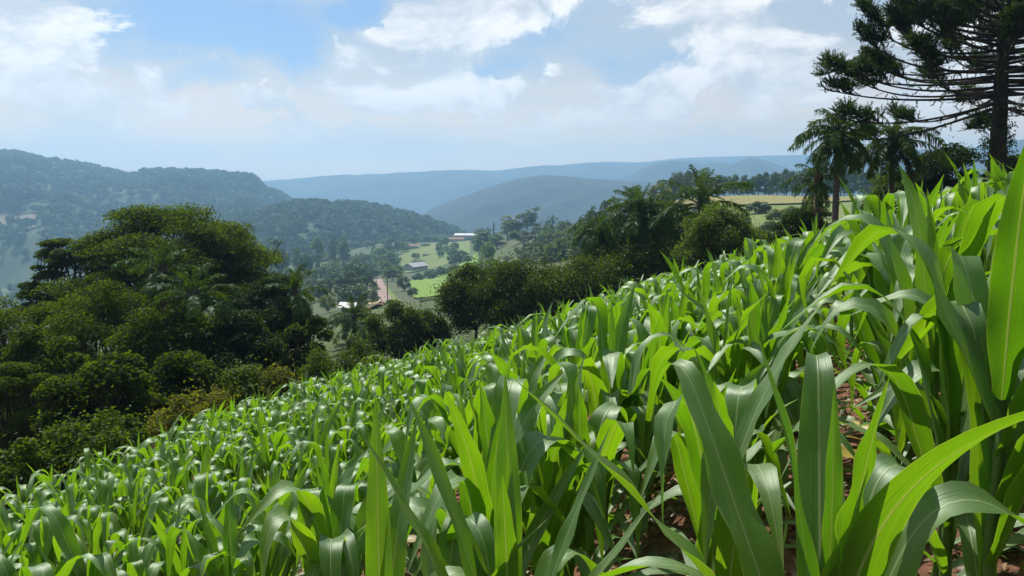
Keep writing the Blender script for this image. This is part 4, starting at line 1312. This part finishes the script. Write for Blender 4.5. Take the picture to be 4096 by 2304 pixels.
rc = np.random.default_rng(123)
spots = []
RA = math.radians(22)                                      # rows run away from the viewer and a little to the right
dx, dy = math.sin(RA), math.cos(RA)
for a in np.arange(-34, 34, .80):
    for b in np.arange(-12, 46, .245):
        x = a * dy + b * dx + rc.normal() * .05
        y = -a * dx + b * dy + rc.normal() * .06
        if not in_field(x, y) or rc.random() < .09: continue
        d = math.hypot(x, y)
        if d < 1.15 or y < -1.2: continue
        if abs(x) > y * .80 + 3.0: continue
        if x < -.2 and d < 3.1 or x < -.9 and d < 3.5: continue
        if x > -.2 and rc.random() < .12: continue
        spots.append((x, y))
HERO = [  # px, distance, scale, turn
    (848, 1.75, 1.0, 0), (509, 2.25, 1.0, 0), (372, 2.3, .98, 0), (735, 2.7, 1.1, 3.0), (1014, 2.35, 1.22, 5.0)]
hero = [((px - 512) / F * d, d) for px, d, s, r in HERO]
spots = [s for s in spots if s[1] > .3 and all(math.hypot(s[0] - hx, s[1] - hy) > (.55 if s[1] < hy + .2 else .30) for hx, hy in hero)]
# keep the view over the nearest leaves open: nothing taller right in front of the lens
spots = [s for s in spots if not (s[1] < 1.5 and abs(s[0]) < 1.5)]


def visible(x, y):
    return y > .4 and abs(x) < y * .66 + .35


spots.sort(key=lambda s: s[0] ** 2 + s[1] ** 2 + (0 if visible(*s) else 1e6))
NV = 22
CV = []
for k in range(NV):
    rng = np.random.default_rng(1000 + k)
    meshes = []
    for q, o in enumerate(corn_spec(rng, rng.uniform(1.16, 1.36))):
        Vv, Q, uv = corn_leaf(rng, ns=16, nc=4, **o)
        meshes.append(mesh_np('leaf', Vv, [Q], [M['yellowleaf' if q == 0 and k % 3 == 0 else 'corn']], np.full(len(Vv), rng.random()), uv, None, True))
    CV.append((stem_mesh(1.15), meshes))
GROUP = 'corn plants standing in the sloping field'


def corn_plant(v, x, y, rz, s, label, z=None):
    t = thing('corn_plant', label, 'corn plant', (x, y, (G(x, y) if z is None else z) - .01), rz, s, GROUP)
    obj('stem', CV[v][0], t)
    for me in CV[v][1]: obj('leaf', me, t)
    return t


D = math.pi / 180


def L_(az, phi0, bend, tb, L, W, h, sharp=.06, twist=0.0, chan=.4, wave=.24, drift=0.0, dpow=2.0):
    return dict(az=az * D, phi0=phi0, bend=bend, tb=tb, L=L, W=W, h=h, sharp=sharp, twist=twist, chan=chan, wave=wave, drift=drift, dpow=dpow)


# turn 0 is to the right of the picture, 90 away from the viewer, -90 towards the viewer
SPEC = {
    0: [L_(184, .60, .20, .5, 1.12, .118, .50, .2), L_(172, .62, 1.35, .62, .80, .125, .50, .05, .5), L_(114, .60, 2.2, .84, 1.22, .125, .45, .03), L_(74, .56, 2.2, .84, 1.22, .125, .45, .03),
        L_(-84, .06, .9, .72, 1.12, .160, .42, .10, .2, .35, .06, .50, 3.2), L_(-5, .45, 1.6, .5, 1.0, .13, .40, .08, -.2), L_(28, .25, 2.2, .66, .80, .115, .62, .04), L_(-60, .10, .12, .6, .72, .085, .66, .1), L_(150, .12, .2, .6, .92, .080, .55, .1),
        L_(200, .75, 1.5, .5, .75, .100, .36, .10, .6), L_(-35, .6, 1.7, .42, .62, .075, .34, .08), L_(8, .35, 1.9, .62, 1.0, .130, .50, .06, .3), L_(60, .5, 1.6, .55, .9, .11, .5, .08), L_(-95, .55, 2.1, .45, .6, .09, .36, .07), L_(90, .0, .1, .6, .60, .05, .72, .1, 0, 1.0)],
    1: [L_(168, .42, .15, .5, .95, .075, .50, .2), L_(148, .30, .2, .5, .95, .085, .55, .2), L_(30, .38, .1, .5, .85, .062, .55, .2), L_(12, .55, .15, .5, .80, .060, .50, .2), L_(95, .05, .2, .5, .85, .085, .66, .1),
        L_(-100, .06, .2, .5, .62, .070, .66, .1), L_(190, .60, 1.9, .42, .95, .080, .30, .16), L_(205, .75, 1.7, .40, .90, .085, .22, .16), L_(-20, .5, 1.9, .45, .80, .095, .40, .09, .5), L_(40, .35, 2.4, .55, .9, .105, .5, .05),
        L_(120, .28, 2.4, .6, .95, .10, .5, .05), L_(-70, .55, 2.0, .45, .6, .08, .28, .1), L_(90, .0, .1, .6, .62, .05, .70, .1, 0, 1.0)],
    2: [L_(-70, .18, 2.5, .60, .85, .115, .50, .03), L_(-120, .16, 2.6, .52, .85, .120, .46, .03), L_(150, .28, 2.6, .55, .82, .110, .55, .05), L_(20, .30, 2.3, .58, .95, .100, .50, .05), L_(70, .14, .3, .5, .92, .090, .58, .1),
        L_(100, .05, .2, .5, .98, .085, .58, .1), L_(-10, .42, .3, .5, .95, .080, .45, .2), L_(200, .45, 2.3, .48, .8, .105, .36, .06), L_(-95, .38, 2.3, .42, .7, .115, .30, .05), L_(45, .5, 1.7, .5, .9, .09, .36, .1), L_(-40, .6, 1.9, .45, .7, .09, .24, .1), L_(0, .0, .1, .6, .55, .05, .68, .1, 0, 1.0)]}
HL = ['big corn plant with broad backlit leaves nearest the camera, beside the bare red soil', 'tall corn plant with a fan of narrow blades in the middle of the front row',
      'corn plant with pale folded leaves left of the middle front plant', 'dark bushy corn plant with long arching leaves between the two big front plants', 'tall corn plant at the right picture edge rising above the horizon']
for k, ((px, d, s, r), lab) in enumerate(zip(HERO, HL)):
    v = (k * 4 + 1) % NV
    if k in SPEC:
        rng = np.random.default_rng(700 + k)
        ms = []
        for o in SPEC[k]:
            Vv, Q, uv = corn_leaf(rng, ns=26, nc=6, **o)
            ms.append(mesh_np('leaf', Vv, [Q], [M['corn']], np.full(len(Vv), rng.random()), uv, None, True))
        CV.append((stem_mesh(1.2), ms)); v = len(CV) - 1; r = 0.0
    corn_plant(v, (px - 512) / F * d, d, r, s, lab)
n_ind = 295
first = {}
for k, (x, y) in enumerate(spots[:n_ind]):
    v = int(rc.integers(0, NV))
    rz, s = rc.uniform(0, 6.28), plant_size(x, y)
    px = 512 + F * x / max(y, .5)
    lab = ('small green corn plant in the downhill rows towards the hedge bushes' if px < 340 else 'green corn plant with arching leaves in the middle of the near rows' if px < 680 else 'tall green corn plant in the uphill rows below the palms and araucaria')
    loc = (x, y, G(x, y) - .01)
    if v in first:
        copy_thing(first[v], [(c, []) for c in first[v].children], loc, rz, s, lab, GROUP, (rc.normal() * .07, rc.normal() * .07))
    else:
        first[v] = corn_plant(v, x, y, rz, s, lab)
# the remaining rows as one mass
LOD = []
for k in range(14):
    rng = np.random.default_rng(1500 + k)
    mb = MB()
    for o in corn_spec(rng, rng.uniform(1.16, 1.36))[2:]:
        Vv, Q, uv = corn_leaf(rng, ns=8, nc=2, **o)
        mb.add(Vv, Q, None, rng.random(), uv)
    LOD.append((np.vstack(mb.V), np.vstack(mb.Q), np.concatenate(mb.t), np.vstack(mb.uv)))
VV, QQ, TTn, UU, off = [], [], [], [], 0
for x, y in spots[n_ind:]:
    Vv, Q, tt, uv = LOD[int(rc.integers(0, len(LOD)))]
    a, s = rc.uniform(0, 6.28), plant_size(x, y)
    R = np.array([[math.cos(a), -math.sin(a), 0], [math.sin(a), math.cos(a), 0], [0, 0, 1]]) * s
    VV.append(Vv @ R.T + (x, y, G(x, y))); QQ.append(Q + off); TTn.append(np.clip(tt + rc.normal() * .15, 0, 1)); UU.append(uv)
    off += len(Vv)
tag(obj('corn_rows', mesh_np('corn_rows', np.vstack(VV), [np.vstack(QQ)], [M['corn']], np.concatenate(TTn), np.vstack(UU), None, True)),
    'distant rows of green corn running down the slope', None, None, 'stuff')
print('corn', len(spots), 'tris stuff', sum(len(q) for q in QQ) * 2)

# ------------------------------------------------------------------ soil clods, litter, weeds
rs = np.random.default_rng(55)


def near_spot(n, rmax=7):
    d = .9 + (rmax - .9) * rs.random(n) ** 1.3
    x = (rs.uniform(-.75, .75, n)) * d + .2
    return x, d


x, y = near_spot(9000)
z = GA(x, y)
base = np.array([[1, 0, 0], [-1, 0, 0], [0, 1, 0], [0, -1, 0], [0, 0, 1], [0, 0, -1.0]])
tr = np.array([[4, 0, 2], [4, 2, 1], [4, 1, 3], [4, 3, 0], [5, 2, 0], [5, 1, 2], [5, 3, 1], [5, 0, 3]])
sz = .008 + .030 * rs.random(len(x)) ** 3
V = base[None] * sz[:, None, None] * rs.uniform(.5, 1.3, (len(x), 6, 3)) + rs.normal(size=(len(x), 6, 3)) * sz[:, None, None] * .2 + np.stack([x, y, z + sz * .2], -1)[:, None]
tag(obj('soil_clods', mesh_np('soil_clods', V.reshape(-1, 3), [(tr[None] + np.arange(len(x))[:, None, None] * 6).reshape(-1, 3)], [M['clod']])), 'crumbly red soil clods between the corn stems', None, None, 'stuff')
x, y = near_spot(5200)
C = np.stack([x, y, GA(x, y) + .03], -1)
Vq, Qq = leaf_quads(rs, C, rs.normal(size=C.shape) * .35 + (0, 0, 1), rs.uniform(.04, .16, len(C)), .16, .2)
tag(obj('leaf_litter', mesh_np('leaf_litter', Vq, [Qq], [M['litter']], np.repeat(rs.random(len(C)), 4))), 'dry straw and leaf litter on the red soil', None, None, 'stuff')
x, y = near_spot(520)
wb = MB()
for k in range(len(x)):
    m_ = int(rs.integers(8, 18)); c = np.array([x[k], y[k], G(x[k], y[k])])
    C = c + rs.normal(size=(m_, 3)) * (.05, .05, .02) + (0, 0, .05)
    Vq, Qq = leaf_quads(rs, C, rs.normal(size=C.shape) * .5 + (0, 0, 1), rs.uniform(.02, .06, m_), .3, .1)
    wb.add(Vq, Qq, None, rs.random())
tag(obj('weeds', wb.mesh('weeds', [M['weed']])), 'tiny green weeds sprouting from the red soil', None, None, 'stuff')

# ------------------------------------------------------------------ haze
hb = MB()
zb, zt = -240, 285
hb.box((0, 0, (zb + zt) / 2 + EYE), 11000, 11000, zt - zb)
hm, ht = new_mat('haze')
pv = ht.n('ShaderNodeVolumePrincipled')
pv.inputs['Color'].default_value = c4(HAZE_COLOR)
pv.inputs['Density'].default_value = HAZE_DENSITY
pv.inputs['Anisotropy'].default_value = HAZE_ANISO
ht.put(ht.n('ShaderNodeOutputMaterial').inputs['Volume'], pv.outputs[0])
tag(obj('haze', hb.mesh('haze', [hm])), 'blue air haze over the valley', None, None, 'stuff')
